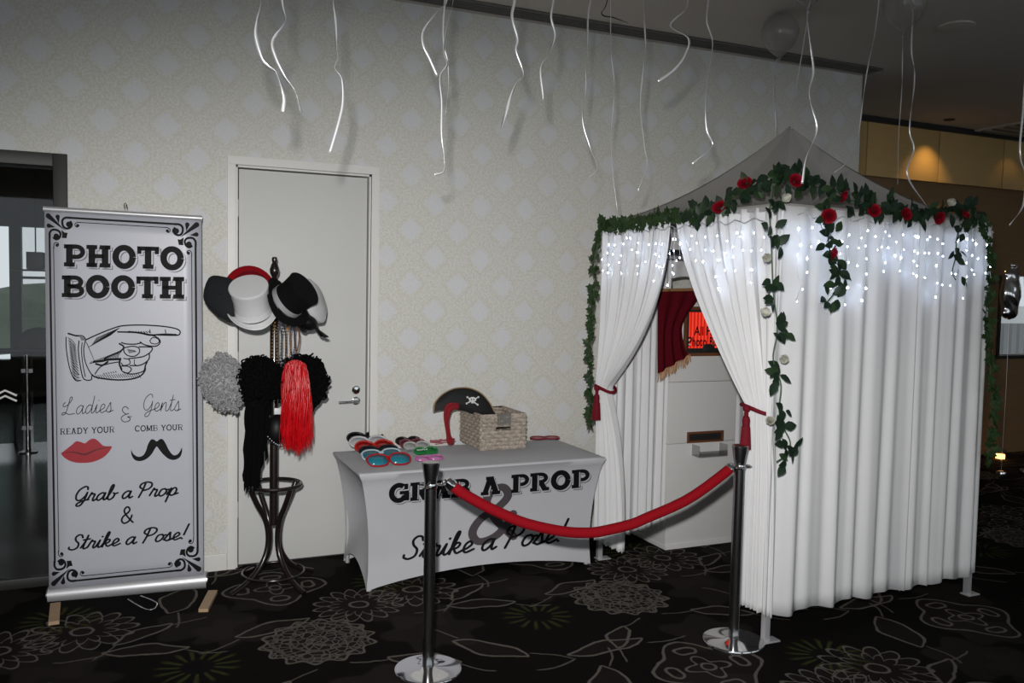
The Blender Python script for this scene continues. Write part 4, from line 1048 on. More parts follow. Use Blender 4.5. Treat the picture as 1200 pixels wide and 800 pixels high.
fairy('string of white fairy lights across the tied entrance drapes', lambda u, z: bp(0, 0.98-0.96*u, z, 0, 0.070), 24, EZ-0.075, 3, (0.10, 0.36))
fairy('string of white fairy lights across the wide booth curtain', lambda u, z: bp(0.02+u*0.955, 0, z, 0.078, 0), 27, EZ-0.055, 8, (0.08, 0.42))

# ================================================================== garlands
def leafmat(name, c, c2):
    n = NT(name); n.pos(); f = n.noise(60, 3, n.co)
    n.color(n.mix(f, c, c2)); n.set(Roughness=0.5); n.p.inputs['Specular IOR Level'].default_value = 0.25; return n.m
M['leaf'] = leafmat('dark_green_leaf', (0.006, 0.015, 0.008), (0.014, 0.032, 0.016))
M['leaf2'] = leafmat('mid_green_leaf', (0.012, 0.028, 0.011), (0.026, 0.052, 0.020))
M['ivy'] = leafmat('ivy_green_leaf', (0.012, 0.030, 0.009), (0.032, 0.068, 0.020))
M['stem'] = mat('green_stem', (0.03, 0.07, 0.02), 0.6)
M['rose'] = mat('red_rose_petal', (0.20, 0.002, 0.010), 0.6, var=0.25, scale=60, Specular_IOR_Level=0.15)
M['wrose'] = mat('cream_rose_petal', (0.56, 0.56, 0.48), 0.6, var=0.08, scale=60)
def leaf_mesh(name, m, prof, fold=0.16, curl=0.18):
    mb = MB(); vs = []; fs = []
    for y, w_ in prof: vs += [(-w_, y, fold*w_-curl*y*y), (0, y, -curl*y*y), (w_, y, fold*w_-curl*y*y)]
    for i in range(len(prof)-1):
        a = 3*i; fs += [(a, a+1, a+4, a+3), (a+1, a+2, a+5, a+4)]
    mb.add(vs, fs); return mesh_of(mb, name, m)
rose_leaf = leaf_mesh('rose_leaf', M['leaf'], [(0, 0.02), (0.18, 0.20), (0.42, 0.31), (0.68, 0.24), (0.88, 0.10), (1.0, 0.0)])
rose_leaf2 = leaf_mesh('rose_leaf_pale', M['leaf2'], [(0, 0.02), (0.18, 0.18), (0.42, 0.29), (0.68, 0.22), (0.88, 0.09), (1.0, 0.0)])
ivp = [(0, 0), (0.10, -0.10), (0.42, -0.04), (0.30, 0.28), (0.46, 0.56), (0.20, 0.60), (0, 1.0), (-0.20, 0.60), (-0.46, 0.56), (-0.30, 0.28), (-0.42, -0.04), (-0.10, -0.10)]
mb = MB().add([(0, 0.36, 0.06)]+[(x, y, -0.10*abs(x)-0.08*y*y) for x, y in ivp], [(0, 1+i, 1+(i+1) % 12) for i in range(12)]); ivy_leaf = mesh_of(mb, 'ivy_leaf', M['ivy'])
def rose_mesh(name, m, op=1.0, tall=1.0):
    mb = MB()
    for ring, (npet, r, hgt, open_) in enumerate(((3, 0.22, 0.75, 0.10), (4, 0.42, 0.80, 0.28), (5, 0.62, 0.74, 0.55), (6, 0.80, 0.58, 0.95))):
        for k in range(npet):
            a0 = 2*pi*k/npet+ring*0.6; half = pi/npet*1.25
            def pf(u, v):
                hgt_ = hgt*tall; a = a0+(u-0.5)*2*half; rr = r*(0.62+0.38*op)*(0.35+0.65*sin(v*pi*0.5))*(1+open_*op*0.35*v*v)
                return Vector((rr*cos(a), rr*sin(a), hgt_*v*(1-0.25*(2*u-1)**2)-0.1*ring*0.5 - open_*0.12*v**4))
            mb.grid(pf, 4, 4)
    return mesh_of(mb, name, m)
red_rose = rose_mesh('red_rose', M['rose']); white_rose = rose_mesh('white_rose', M['wrose'], 0.2, 1.5)
def garland(label, path, nrm, kind, seed, step=0.03, per=2, spread=0.05, size=(0.05, 0.07), droop=0.25, cat='garland', bunch=None):
    rnd = random.Random(seed)
    pts = crom(path, 10); t = thing('ivy_garland' if kind == 'ivy' else 'rose_garland', label, cat, pts[0])
    MB().tube(pts, 0.0032, 5).build('vine', M['stem'], t)
    acc = 0; nxt = 0
    for i in range(1, len(pts)):
        seg = (pts[i]-pts[i-1]).length; acc += seg
        while nxt < acc:
            nxt += step*rnd.uniform(0.7, 1.3)
            d0 = (pts[i]-pts[i-1]).normalized()
            if bunch and not bunch(acc): continue
            for _ in range(per):
                side = nrm.cross(d0).normalized()
                ang = rnd.uniform(0, 2*pi)
                g = (side*cos(ang)+d0*sin(ang)*0.8+nrm*rnd.uniform(0.0, 0.5)+Vector((0, 0, -droop))).normalized()
                zax = (nrm+side*rnd.uniform(-.6, .6)+Vector((0, 0, rnd.uniform(-0.2, 0.7)))).normalized()
                zax = (zax-g*zax.dot(g)).normalized(); x = g.cross(zax)
                base = pts[i]+side*rnd.uniform(-spread, spread)*0.6+nrm*rnd.uniform(0, 0.02)+d0*rnd.uniform(-.02, .02)
                s_ = rnd.uniform(*size)
                Mx = Matrix.Translation(base) @ Matrix((x, g, zax)).transposed().to_4x4() @ Matrix.Scale(s_, 4)
                inst('leaf', ivy_leaf if kind == 'ivy' else (rose_leaf if rnd.random() < 0.72 else rose_leaf2), t, Mx)
    return t
def rose_at(t, p, nrm, me, r, seed):
    rnd = random.Random(seed*7+1)
    z = (nrm+Vector((rnd.uniform(-.9, .9), 0, rnd.uniform(-.6, .8)))).normalized()
    inst('rose', me, t, frame(p, z, (1, 0, 0), r))
LP = lambda px, o=0.085: hit(px, BF+nL*o, nL)
RP = lambda px, o=0.085: hit(px, BF+nR*o, nR)
garland('long ivy garland hanging down the rear corner beside the table', [LP(p, 0.06) for p in ((708, 262), (700, 285), (697, 330), (695, 380), (691, 430), (694, 475), (692, 500))], nL, 'ivy', 1, 0.020, 2, 0.045, (0.040, 0.056), 0.5)
garland('ivy garland along the eave above the entrance drapes', [LP(p, 0.06) for p in ((703, 262), (728, 264), (755, 259), (785, 254), (815, 252))], nL, 'ivy', 2, 0.016, 3, 0.05, (0.040, 0.055), 0.2)
g1 = garland('rose garland on the eave above the right entrance drape', [LP(p) for p in ((812, 252), (838, 243), (858, 232), (880, 220), (903, 207))], nL+nR*0.5, 'rose', 3, 0.032, 3, 0.06, (0.055, 0.075), 0.1)
for k, px in enumerate(((843, 243), (873, 215))): rose_at(g1, LP(px, 0.11), (nL+nR).normalized(), red_rose, 0.034, k)
g2 = garland('long rose garland along the eave of the wide curtain', [RP(p) for p in ((903, 207), (935, 213), (965, 222), (985, 232), (1015, 238), (1045, 243), (1075, 250), (1100, 245), (1128, 246), (1148, 254))], nR, 'rose', 4, 0.034, 3, 0.06, (0.055, 0.078), 0.1)
for k, px in enumerate(((932, 212), (987, 229), (1024, 247), (1061, 251), (1100, 255), (1130, 252))): rose_at(g2, RP(px, 0.12), nR, red_rose, 0.032, 10+k)
rose_at(g2, RP((1112, 235), 0.11), nR, white_rose, 0.036, 20)
g3 = garland('rose vine with cream roses trailing down the front corner', [RP(p, 0.10) for p in ((905, 214), (902, 250), (904, 290), (906, 340), (911, 385), (906, 420), (915, 450), (913, 480), (918, 500), (926, 518), (922, 532), (910, 541))], nR, 'rose', 5, 0.030, 3, 0.075, (0.055, 0.078), 0.25,
             bunch=lambda s: (s % 0.21) < 0.10 and s < 1.42)
for k, px in enumerate(((918, 234), (897, 300), (893, 364), (917, 419), (902, 494))): rose_at(g3, RP(px, 0.12), nR, white_rose, 0.036, 30+k)
g4 = garland('short rose spray with two red roses on the wide curtain', [RP(p, 0.10) for p in ((966, 232), (969, 262), (972, 290), (978, 320), (983, 335), (970, 353))], nR, 'rose', 6, 0.030, 3, 0.07, (0.055, 0.075), 0.3, bunch=lambda s: s < 0.56)
for k, px in enumerate(((971, 253), (975, 296))): rose_at(g4, RP(px, 0.13), nR, red_rose, 0.034, 40+k)
garland('short leafy spray near the ivy corner of the wide curtain', [RP(p, 0.10) for p in ((1133, 258), (1122, 275), (1120, 300), (1116, 318), (1120, 328))], nR, 'rose', 7, 0.036, 3, 0.06, (0.050, 0.068), 0.3, bunch=lambda s: (s % 0.17) < 0.10)
garland('long ivy garland hanging down the right corner of the booth', [RP(p, 0.10) for p in ((1148, 254), (1158, 285), (1159, 330), (1155, 380), (1160, 430), (1163, 480), (1159, 520), (1157, 543))], nR, 'ivy', 9, 0.017, 2, 0.05, (0.036, 0.052), 0.5)
# ================================================================== coat stand
CX, CY = 0.705, -0.36
cs_ = thing('coat_stand', 'dark bentwood coat stand loaded with hats and wigs', 'coat stand', (CX, CY, 0))
MB().lathe([(0.0, 0.34), (0.024, 0.345), (0.024, 1.70), (0.018, 1.72), (0.020, 1.735), (0.014, 1.745), (0.024, 1.765), (0.027, 1.785), (0.018, 1.815), (0.012, 1.825), (0.016, 1.84), (0.013, 1.855), (0.0, 1.858)], 16, Matrix.Translation((CX, CY, 0))).build('pole', M['bentwood'], cs_)
for k in range(4):
    a = radians(28+90*k)
    pr = [(0.155, 0.575), (0.115, 0.49), (0.055, 0.38), (0.036, 0.28), (0.05, 0.19), (0.10, 0.11), (0.18, 0.05), (0.275, 0.012)]
    MB().tube(crom([(CX+r*cos(a), CY+r*sin(a), z) for r, z in pr], 6), 0.0155, 10).build('leg', M['bentwood'], cs_)
MB().tube([(CX+0.15*cos(t), CY+0.15*sin(t), 0.575) for t in [2*pi*k/32 for k in range(33)]], 0.011, 8, False).build('umbrella_ring', M['bentwood'], cs_)
MB().tube([(CX+0.17*cos(t), CY+0.17*sin(t), 0.075) for t in [2*pi*k/32 for k in range(33)]], 0.006, 8, False).build('foot_ring', M['bentwood'], cs_)
for k in range(6):
    a = radians(10+60*k)
    pr = [(0.022, 1.54), (0.09, 1.515), (0.16, 1.535), (0.19, 1.60), (0.175, 1.66), (0.165, 1.68)]
    MB().tube(crom([(CX+r*cos(a), CY+r*sin(a), z) for r, z in pr], 5), 0.009, 8).build('hook', M['bentwood'], cs_)
    pr = [(0.022, 1.545), (0.08, 1.50), (0.13, 1.485), (0.15, 1.51)]
    MB().tube(crom([(CX+r*cos(a+0.06), CY+r*sin(a+0.06), z) for r, z in pr], 5), 0.007, 8).build('hook', M['bentwood'], cs_)
    pr = [(0.022, 1.20), (0.07, 1.185), (0.11, 1.20), (0.12, 1.24)]
    MB().tube(crom([(CX+r*cos(a), CY+r*sin(a), z) for r, z in pr], 5), 0.007, 8).build('hook', M['bentwood'], cs_)

# ------------------------------------------------------------------ hats
M['blackfelt'] = mat('black_felt', (0.003, 0.003, 0.0035), 0.9, var=0.3, scale=150, Specular_IOR_Level=0.15)
M['blacksatin'] = mat('black_satin', (0.004, 0.004, 0.0045), 0.5, var=0.2, Specular_IOR_Level=0.25)
M['greyfelt'] = mat('charcoal_felt', (0.014, 0.016, 0.018), 0.9, var=0.3, scale=120, Specular_IOR_Level=0.2)
M['redfelt'] = mat('red_felt', (0.20, 0.003, 0.007), 0.9, var=0.15, scale=120, Specular_IOR_Level=0.1)
M['whitesatin'] = mat('white_satin', (0.62, 0.62, 0.63), 0.42, var=0.03)
M['silver'] = mat('silver_ribbon', (0.50, 0.50, 0.53), 0.32, 0.4)
M['goldtrim'] = mat('gold_braid', (0.45, 0.27, 0.06), 0.4, 0.6)
def top_hat(c, ax, xdir, label, m, band, r=0.085, h=0.115, brim=0.135):
    t = thing('top_hat', label, 'hat', c, group='party hats')
    A = frame(c, ax, xdir)
    cr = [(r*1.0, 0.004), (r*0.97, 0.03), (r*0.95, h*0.5), (r*1.02, h*0.88), (r*1.06, h*0.97), (r*1.03, h), (r*0.5, h+0.002), (0.0, h+0.001)]
    MB().lathe(cr, 36, A).build('crown', m, t, sharp=50)
    def bf(u, v):
        a = 2*pi*u; rr = r*0.96+(brim-r*0.96)*v; roll = 0.030*v*v*abs(cos(a))**1.5 - 0.012*v*abs(sin(a))
        return A @ Vector((rr*cos(a), rr*sin(a)*1.08, roll))
    MB().grid(bf, 40, 6, True).build('brim', m, t, sharp=180, solid=0.004)
    MB().lathe([(r*1.005, 0.006), (r*0.99, 0.028), (r*0.985, 0.034), (r*0.93, 0.034), (r*0.93, 0.006)], 36, A).build('hat_band', band, t)
    return t
wp = onY((297, 366), -0.56)
top_hat(wp, (-0.22, -0.58, 0.80), (1, 0, 0.3), 'white satin top hat tilted forward on coat stand', M['whitesatin'], M['whitesatin'], 0.096, 0.175, 0.130)
kp = onY((334, 355), -0.58)
top_hat(kp, (0.62, -0.55, 0.56), (0.6, 0.2, -0.7), 'black top hat with silver band tipped to the right', M['blackfelt'], M['silver'], 0.098, 0.145, 0.148)
# red bowler behind the white hat
rp = onY((293, 344), -0.44); A = frame(rp, (0, 0.45, 0.9), (1, 0, 0))
t = thing('red_hat', 'round red felt hat behind the white top hat', 'hat', rp, group='party hats')
A = frame(rp, (0.0, -0.95, 0.25), (1, 0, 0))
MB().lathe([(0.142, 0.0), (0.148, 0.006), (0.135, 0.010), (0.115, 0.012), (0.108, 0.05), (0.08, 0.085), (0.03, 0.10), (0.0, 0.102)], 36, A, 0.96, 1.06).build('crown', M['redfelt'], t)
MB().lathe([(0.117, 0.012), (0.115, 0.030), (0.108, 0.030), (0.108, 0.012)], 36, A, 0.96, 1.06).build('hat_band', M['redfelt'], t)
# charcoal newsboy cap
gp = onY((262, 348), -0.50)
t = thing('flat_cap', 'charcoal flat cap hung beside the white top hat', 'hat', gp, group='party hats')
A = frame(gp, (-0.35, -0.85, 0.35), (1, 0, 0.55))
MB().ball((0, 0, 0), (0.095, 0.135, 0.05), 3, A.to_3x3().to_4x4(), fn=lambda c: 1+0.05*sin(5*atan2(c.y, c.x))*(1-abs(c.z))).build('crown', M['greyfelt'], t)
t.children and None
def shift(o, d): o.data.transform(Matrix.Translation(d))
cap = [c for c in t.children][0] if t.children else None
# the ball was built about the origin: rebuild in place
for o in list(COL.objects):
    if o.parent == t: bpy.data.objects.remove(o)
MB().ball(gp, (0.095, 0.135, 0.05), 3, A.to_3x3().to_4x4(), fn=lambda c: 1+0.05*sin(5*atan2(c.y, c.x))*(1-abs(c.z))).build('crown', M['greyfelt'], t)
def peak(u, v):
    a = -pi*0.5+(u-0.5)*1.7; r_ = 0.9+0.42*v*cos((u-0.5)*2.6)
    return A @ Vector((0.085*r_*cos(a), 0.125*r_*sin(a), -0.01+0.018*v))
MB().grid(peak, 14, 4).build('peak', M['greyfelt'], t, sharp=180, solid=0.006)
MB().ball(A @ Vector((0, 0, 0.052)), 0.009, 1).build('button', M['greyfelt'], t)
# captain's cap behind the black hat
cp = onY((364, 354), -0.42)
t = thing('captain_cap', 'white captain cap with black visor behind the black top hat', 'hat', cp, group='party hats')
A = frame(cp, (0.75, -0.45, 0.30), (0, 0.3, 1))
MB().lathe([(0.0, 0.055), (0.10, 0.05), (0.130, 0.03), (0.128, 0.012), (0.088, -0.015), (0.086, -0.02)], 32, A).build('crown', M['whitesatin'], t)
MB().lathe([(0.092, -0.055), (0.094, -0.05), (0.094, -0.016), (0.088, -0.012)], 32, A).build('hat_band', M['blacksatin'], t)
def visor(u, v):
    a = pi+(u-0.5)*1.9; r_ = 0.092+0.065*v*cos((u-0.5)*2.8); return A @ Vector((r_*cos(a), r_*sin(a), -0.048-0.03*v))
MB().grid(visor, 14, 4).build('visor', M['blacksatin'], t, sharp=180, solid=0.004)
MB().ball(A @ Vector((-0.03, -0.092, -0.032)), (0.016, 0.016, 0.018), 2).build('badge', M['goldtrim'], t)
# black peaked cap hung below the black hat
bp_ = onY((357, 377), -0.50); t = thing('peaked_cap', 'black peaked cap hung below the black top hat', 'hat', bp_, group='party hats')
MB().ball(bp_, (0.075, 0.07, 0.05), 3, Matrix.Rotation(0.4, 4, 'Y'), fn=lambda c: 1-0.15*max(0, -c.z)).build('crown', M['blacksatin'], t)
MB().grid(lambda u, v: bp_+Vector((0.02+0.07*v*cos((u-.5)*2)+0.03, -0.06+0.0*v+0.10*(u-0.5), -0.03-0.05*v)), 8, 4).build('peak', M['blacksatin'], t, sharp=180, solid=0.005)
# beads hanging from the hooks
beads = (('gold', (0.40, 0.20, 0.05), (0.3,)), ('silver', (0.22, 0.22, 0.24), (0.6,)), ('black', (0.02, 0.02, 0.025), ()), ('orange', (0.42, 0.17, 0.03), ()), ('navy', (0.02, 0.03, 0.09), ()), ('copper', (0.25, 0.10, 0.05), ()))
for k, (nm, c, _) in enumerate(beads):
    px = 322+k*5.2; p0 = onY((px, 378), -0.46-0.012*(k % 3)); L0 = (0.30, 0.22, 0.26, 0.25, 0.20, 0.16)[k]
    t = thing('bead_necklace', nm + ' beaded necklace hanging below the hats on the coat stand', 'necklace', p0, group='bead necklaces')
    wd = 0.012
    loop = [p0+Vector((-wd*sin(pi*s)*1.0, 0.01, -L0*s)) for s in [i/16 for i in range(17)]]+[p0+Vector((wd*sin(pi*s), -0.006, -L0*s)) for s in [1-i/16 for i in range(1, 17)]]
    m_ = mat(nm+'_bead', c, 0.25, 0.5 if nm in ('gold', 'silver', 'copper') else 0.0)
    MB().tube(loop, 0.0015, 4).build('string', M['blacksatin'], t)
    be = MB()
    for q_ in loop: be.ball(q_, 0.0055, 1)
    be.build('bead_row', m_, t)['kind'] = 'stuff'

# ------------------------------------------------------------------ wigs
M['greyhair'] = mat('grey_curly_hair', (0.30, 0.30, 0.305), 0.6, var=0.4, scale=90)
M['blackhair'] = mat('black_curly_hair', (0.0022, 0.0022, 0.0025), 0.9, var=0.3, scale=80, Specular_IOR_Level=0.08)
M['redhair'] = mat('shiny_red_hair', (0.55, 0.004, 0.008), 0.24, var=0.3, scale=40, Specular_IOR_Level=0.4)
M['cap'] = mat('wig_net', (0.02, 0.02, 0.02), 0.8)
def curly(label, c, r, m, seed, n, rb, fn=None, k=1.0):
    rnd = random.Random(seed); t = thing('curly_wig', label, 'wig', c, group='party wigs')
    MB().ball(c, tuple(q_*0.86 for q_ in r), 3, fn=fn).build('wig_cap', m, t)
    mb = MB()
    for i in range(n):
        z = rnd.uniform(-1, 1); a = rnd.uniform(0, 2*pi); s = sqrt(1-z*z); d = Vector((s*cos(a), s*sin(a), z))
        kk = fn(d) if fn else 1
        p = Vector(c)+Vector((d.x*r[0]*kk, d.y*r[1]*kk, d.z*r[2]*kk))*rnd.uniform(0.84, 1.03)
        # a small open curl
        ax = Vector((rnd.uniform(-1, 1), rnd.uniform(-1, 1), rnd.uniform(-1, 1))).normalized(); e = ax.orthogonal().normalized(); f_ = ax.cross(e)
        R_ = rb*rnd.uniform(0.7, 1.3)
        mb.tube([p+e*(R_*cos(q_))+f_*(R_*sin(q_))+ax*(R_*0.25*q_) for q_ in [j*0.95 for j in range(7)]], rb*0.42, 4, False)
    mb.build('curls', m, t)['kind'] = 'stuff'; return t
curly('grey curly wig hung on the banner side of the coat stand', onY((262, 449), -0.47), (0.120, 0.11, 0.150), M['greyhair'], 1, 900, 0.011, fn=lambda d: 1.0-0.42*max(0, -d.z)*max(0, -d.x)*1.3-0.10*max(0, d.z)*max(0, d.x)+0.10*max(0, -d.z)*max(0, d.x)+0.04*sin(7*d.x+9*d.z))
curly('round black afro wig in the middle of the coat stand', onY((304, 446), -0.52), (0.118, 0.11, 0.122), M['blackhair'], 2, 700, 0.013)
curly('black afro wig behind the long red wig', onY((354, 448), -0.44), (0.135, 0.11, 0.150), M['blackhair'], 3, 800, 0.014, fn=lambda d: 1+0.04*sin(9*atan2(d.z, d.x)))
# long red wig
rc = onY((346, 428), -0.60); t = thing('long_red_wig', 'long straight shiny red wig on the coat stand', 'wig', rc, group='party wigs')
MB().ball(rc+Vector((0, 0.012, -0.03)), (0.060, 0.05, 0.055), 3).build('wig_cap', M['redhair'], t)
rnd = random.Random(5); mb = MB()
for i in range(620):
    a = rnd.uniform(-pi, pi); rr = sqrt(rnd.random())
    if sin(a) > 0.5 and rnd.random() < 0.5: a = -a
    x0, y0 = cos(a)*rr*0.052, sin(a)*rr*0.05
    z0 = 0.030*(1-rr*rr); Lh = rnd.uniform(0.40, 0.50)-0.05*abs(x0)/0.06
    sp = 1.15+0.30*rnd.random(); wv = rnd.uniform(0, 6.28); wa = rnd.uniform(0.002, 0.009)
    pts = []
    for k in range(9):
        s = k/8
        out = (1+0.42*s-0.12*s*s)*sp if s > 0 else 1
        fall = z0-Lh*s
        px_ = (x0 if s == 0 else x0*(1+(sp-1)*min(1, s*3))*(1+0.20*s)) + wa*sin(wv+s*9)+0.012*s
        py_ = y0*(1+0.25*min(1, s*3)) - 0.012*sin(pi*s) + wa*cos(wv+s*7)
        pts.append(rc+Vector((px_, py_, fall+(0.012*sin(pi*min(1, s*4)) if s < .25 else 0))))
    mb.tube(pts, [0.0022, 0.0026, 0.0026, 0.0026, 0.0025, 0.0023, 0.002, 0.0017, 0.0008], 4, False)
mb.build('hair', M['redhair'], t, sharp=180)['kind'] = 'stuff'
# long black locks
lc = onY((303, 478), -0.53); t = thing('long_black_wig', 'long black wig of thin braided locks hanging to the umbrella ring', 'wig', lc, group='party wigs')
MB().ball(lc+Vector((0, 0.02, 0.02)), (0.07, 0.05, 0.05), 3).build('wig_cap', M['blackhair'], t)
for i in range(30):
    a = rnd.uniform(-1, 1); d = rnd.uniform(-0.03, 0.03); Lh = 0.44 + rnd.uniform(-0.10, 0.05) - (0.10 if a > 0.3 else 0) - (0.06 if a > 0.7 else 0)
    pts = [lc+Vector((a*0.062+0.004*sin(k*1.3+i)-0.012*k/12, d, 0.02-Lh*k/12)) for k in range(13)]
    MB().tube(pts, [0.0075+0.0012*(k % 2) for k in range(12)]+[0.002], 5).build('lock', M['blackhair'], t)
# black cap with a chain, behind the red hair
c = onY((324, 503), -0.50); t = thing('chain_trimmed_cap', 'black satin cap with silver chain behind the long red wig', 'hat', c, group='party hats')
MB().ball(c, (0.060, 0.06, 0.085), 3).build('crown', M['blacksatin'], t)
for i in range(11):
    s = i/10; q_ = c+Vector((-0.052+0.10*s, -0.045-0.015*sin(pi*s), -0.03-0.048*sin(pi*s*0.75)))
    MB().ball(q_, 0.0042, 1).build('chain_bead', M['silver'], t)
o = MB().rbox((c.x-0.02, c.y-0.055, c.z+0.09), (c.x+0.016, c.y-0.045, c.z+0.125), 0.003).build('paper_tag', M['whitesatin']); tag(o, 'small white tag hanging between the black and red wigs', 'tag')

# ================================================================== props on the table
TT = TZ+0.001
M['wicker'] = None
def wicker():
    n = NT('whitewashed_wicker'); n.pos(); f = n.noise(70, 4, n.co, 0.7); g = n.noise(12, 2, n.co)
    c = n.mix(n.sstep(0.35, 0.7, f), (0.20, 0.155, 0.115), (0.50, 0.43, 0.36)); n.color(n.mix(g*0.4, c, (0.52, 0.47, 0.42))); n.set(Roughness=0.8); n.bump(f, 0.4, 0.004); return n.m
M['wicker'] = wicker()
bx0, bx1, by0, by1, bh_ = 1.955, 2.250, -0.385, -0.022, 0.215
ba = thing('wicker_basket', 'whitewashed wicker storage basket on the table', 'basket', ((bx0+bx1)/2, (by0+by1)/2, TT))
rows = 9; rh = bh_/rows
hx0, hx1, hz0, hz1 = (bx0+bx1)/2-0.050, (bx0+bx1)/2+0.044, 0.115, 0.155
def weave(a, b_, n, row, z, m=M['wicker'], gap=None):
    """one woven strand along a side: bulges alternately out and in"""
    L_ = (b_-a).length; k = max(4, int(L_/0.034)); pts = []
    for i in range(k*4+1):
        s = i/(k*4); p = a.lerp(b_, s)+n*(0.0045*sin(pi*k*s+row*pi)); pts.append(Vector((p.x, p.y, z)))
    return pts
for r_ in range(rows):
    z = TT+rh*(r_+0.5)
    cn = [Vector((bx0, by0, 0)), Vector((bx1, by0, 0)), Vector((bx1, by1, 0)), Vector((bx0, by1, 0))]
    nn = [Vector((0, -1, 0)), Vector((1, 0, 0)), Vector((0, 1, 0)), Vector((-1, 0, 0))]
    for s_ in range(4):
        pts = weave(cn[s_], cn[(s_+1) % 4], nn[s_], r_+s_, z)
        if s_ == 0 and hz0 < rh*(r_+0.5) < hz1:
            A_ = [p for p in pts if p.x <= hx0]; B_ = [p for p in pts if p.x >= hx1]
            for q_ in (A_, B_):
                if len(q_) > 1: MB().tube(q_, rh*0.56, 6).build('woven_strand', M['wicker'], ba)
        else: MB().tube(pts, rh*0.56, 6).build('woven_strand', M['wicker'], ba)
MB().box((bx0, by0, TT), (bx1, by1, TT+0.006)).build('base', M['wicker'], ba, False)
MB().tube([(bx0, by0, TT+bh_), (bx1, by0, TT+bh_), (bx1, by1, TT+bh_), (bx0, by1, TT+bh_), (bx0, by0, TT+bh_)], 0.010, 6).build('rim', M['wicker'], ba)
M['graycord'] = mat('grey_cord', (0.16, 0.15, 0.14), 0.8)
for k in range(9):
    x = hx0+0.004+k*(hx1-hx0-0.008)/8
    MB().tube([(x, by0-0.014, TT+hz1), (x, by0-0.014, TT+bh_+0.006), (x, by0+0.012, TT+bh_+0.006)], 0.0045, 5).build('handle_wrap', M['graycord'], ba)
# pirate hat leaning in the basket
ph = thing('pirate_hat', 'black pirate hat with skull and crossbones leaning in the basket', 'hat', onY((545, 480), -0.30), group='table props')
M['piratefelt'] = mat('black_pirate_felt', (0.008, 0.008, 0.009), 0.75, var=0.2, scale=100); M['tan'] = mat('tan_edging', (0.30, 0.20, 0.11), 0.7); M['bone'] = mat('bone_white_print', (0.66, 0.66, 0.64), 0.6)
HP = lambda x, y: (400+x/5, 440+y/5)
py_ = -0.25
HPt = Vector((0, py_, 0)); hn = Vector((0.12, -1, 0.18)).normalized(); h0 = onY(HP(720, 150), py_)
hm = lambda eps: (lambda p: hit((p[0], p[1]), h0, hn)+hn*eps)
outl = crom([HP(*p) for p in ((540, 212), (548, 160), (585, 115), (640, 82), (700, 70), (760, 76), (820, 105), (865, 155), (890, 200), (905, 250), (800, 235), (720, 205), (640, 196), (560, 205))], 4)
mb = MB(); fr_ = [hm(0.0)(p) for p in outl]; n_ = len(fr_); cen_ = sum(fr_, Vector())/n_
ring2 = [cen_.lerp(p, 0.6)+hn*0.028 for p in fr_]; back = [p-hn*0.012 for p in fr_]; back2 = [cen_.lerp(p, 0.6)-hn*0.05 for p in fr_]
mb.add(fr_+ring2+[cen_+hn*0.036]+back+back2+[cen_-hn*0.06], [(i, (i+1) % n_, n_+(i+1) % n_, n_+i) for i in range(n_)]+[(n_+i, n_+(i+1) % n_, 2*n_) for i in range(n_)]
       + [((i+1) % n_, i, 2*n_+1+i, 2*n_+1+(i+1) % n_) for i in range(n_)] + [(2*n_+1+(i+1) % n_, 2*n_+1+i, 3*n_+1+i, 3*n_+1+(i+1) % n_) for i in range(n_)] + [(3*n_+1+(i+1) % n_, 3*n_+1+i, 4*n_+1) for i in range(n_)])
mb.build('crown', M['piratefelt'], ph, sharp=70)
MB().tube([p+hn*0.002 for p in fr_[:int(n_*0.66)]], 0.0042, 6).build('edging', M['tan'], ph)
skm = hm(0.040); S_ = lambda pts: [HP(*p) for p in pts]
sk = MB()
fill(sk, S_([(752+22*cos(a), 143+(16 if sin(a) < 0 else 13)*sin(a)) for a in [2*pi*k/16 for k in range(16)]]), skm); fill(sk, S_([(742, 152), (764, 152), (762, 164), (744, 164)]), skm)
sk.build('skull', M['bone'], ph, smooth=False)
for a, b_ in (((722, 128), (782, 172)), ((786, 128), (718, 165))):
    mb = MB(); stroke(mb, S_([a, b_]), 1.3, hm(0.0385))
    for e in (a, b_): fill(mb, S_([(e[0]+6*cos(q_), e[1]+6*sin(q_)) for q_ in [2*pi*k/10 for k in range(10)]]), hm(0.0385))
    mb.build('crossbone', M['bone'], ph, smooth=False)
ey = MB()
for ex in (745, 759): fill(ey, S_([(ex+4*cos(a), 142+4*sin(a)) for a in [2*pi*k/10 for k in range(10)]]), hm(0.0412))
ey.build('eye_sockets', M['piratefelt'], ph, smooth=False)
# red scarf over the basket edge
M['redcloth'] = fabric('red_scarf_cloth', (0.21, 0.004, 0.010))
sp_ = [(690, 178), (655, 180), (632, 190), (622, 220), (617, 260), (622, 310), (628, 350), (636, 378), (655, 390)]
wd_ = [6, 9, 10, 8, 6, 4.5, 5, 8, 9]
path = crom([HP(*p) for p in sp_], 6); wds = [v[0] for v in crom([(w_, 0) for w_ in wd_], 6)]
def scarf(u, v):
    i = min(len(path)-1, int(round(v*(len(path)-1)))); p = path[i]
    a = path[min(i+1, len(path)-1)]-path[max(i-1, 0)]; a.normalize(); q_ = p+Vector((-a.y, a.x))*(u-0.5)*wds[i]
    h_ = onY((q_.x, q_.y), -0.33-0.02*v); h_ += Vector((0, 0.006*sin(u*12+v*5), 0)); h_.z = max(h_.z, TT+0.004); return h_
o = MB().grid(scarf, 10, len(path)-1).build('red_scarf', M['redcloth'], None, sharp=180, solid=0.003); tag(o, 'narrow red scarf trailing from the pirate hat to the table', 'scarf', 'table props')
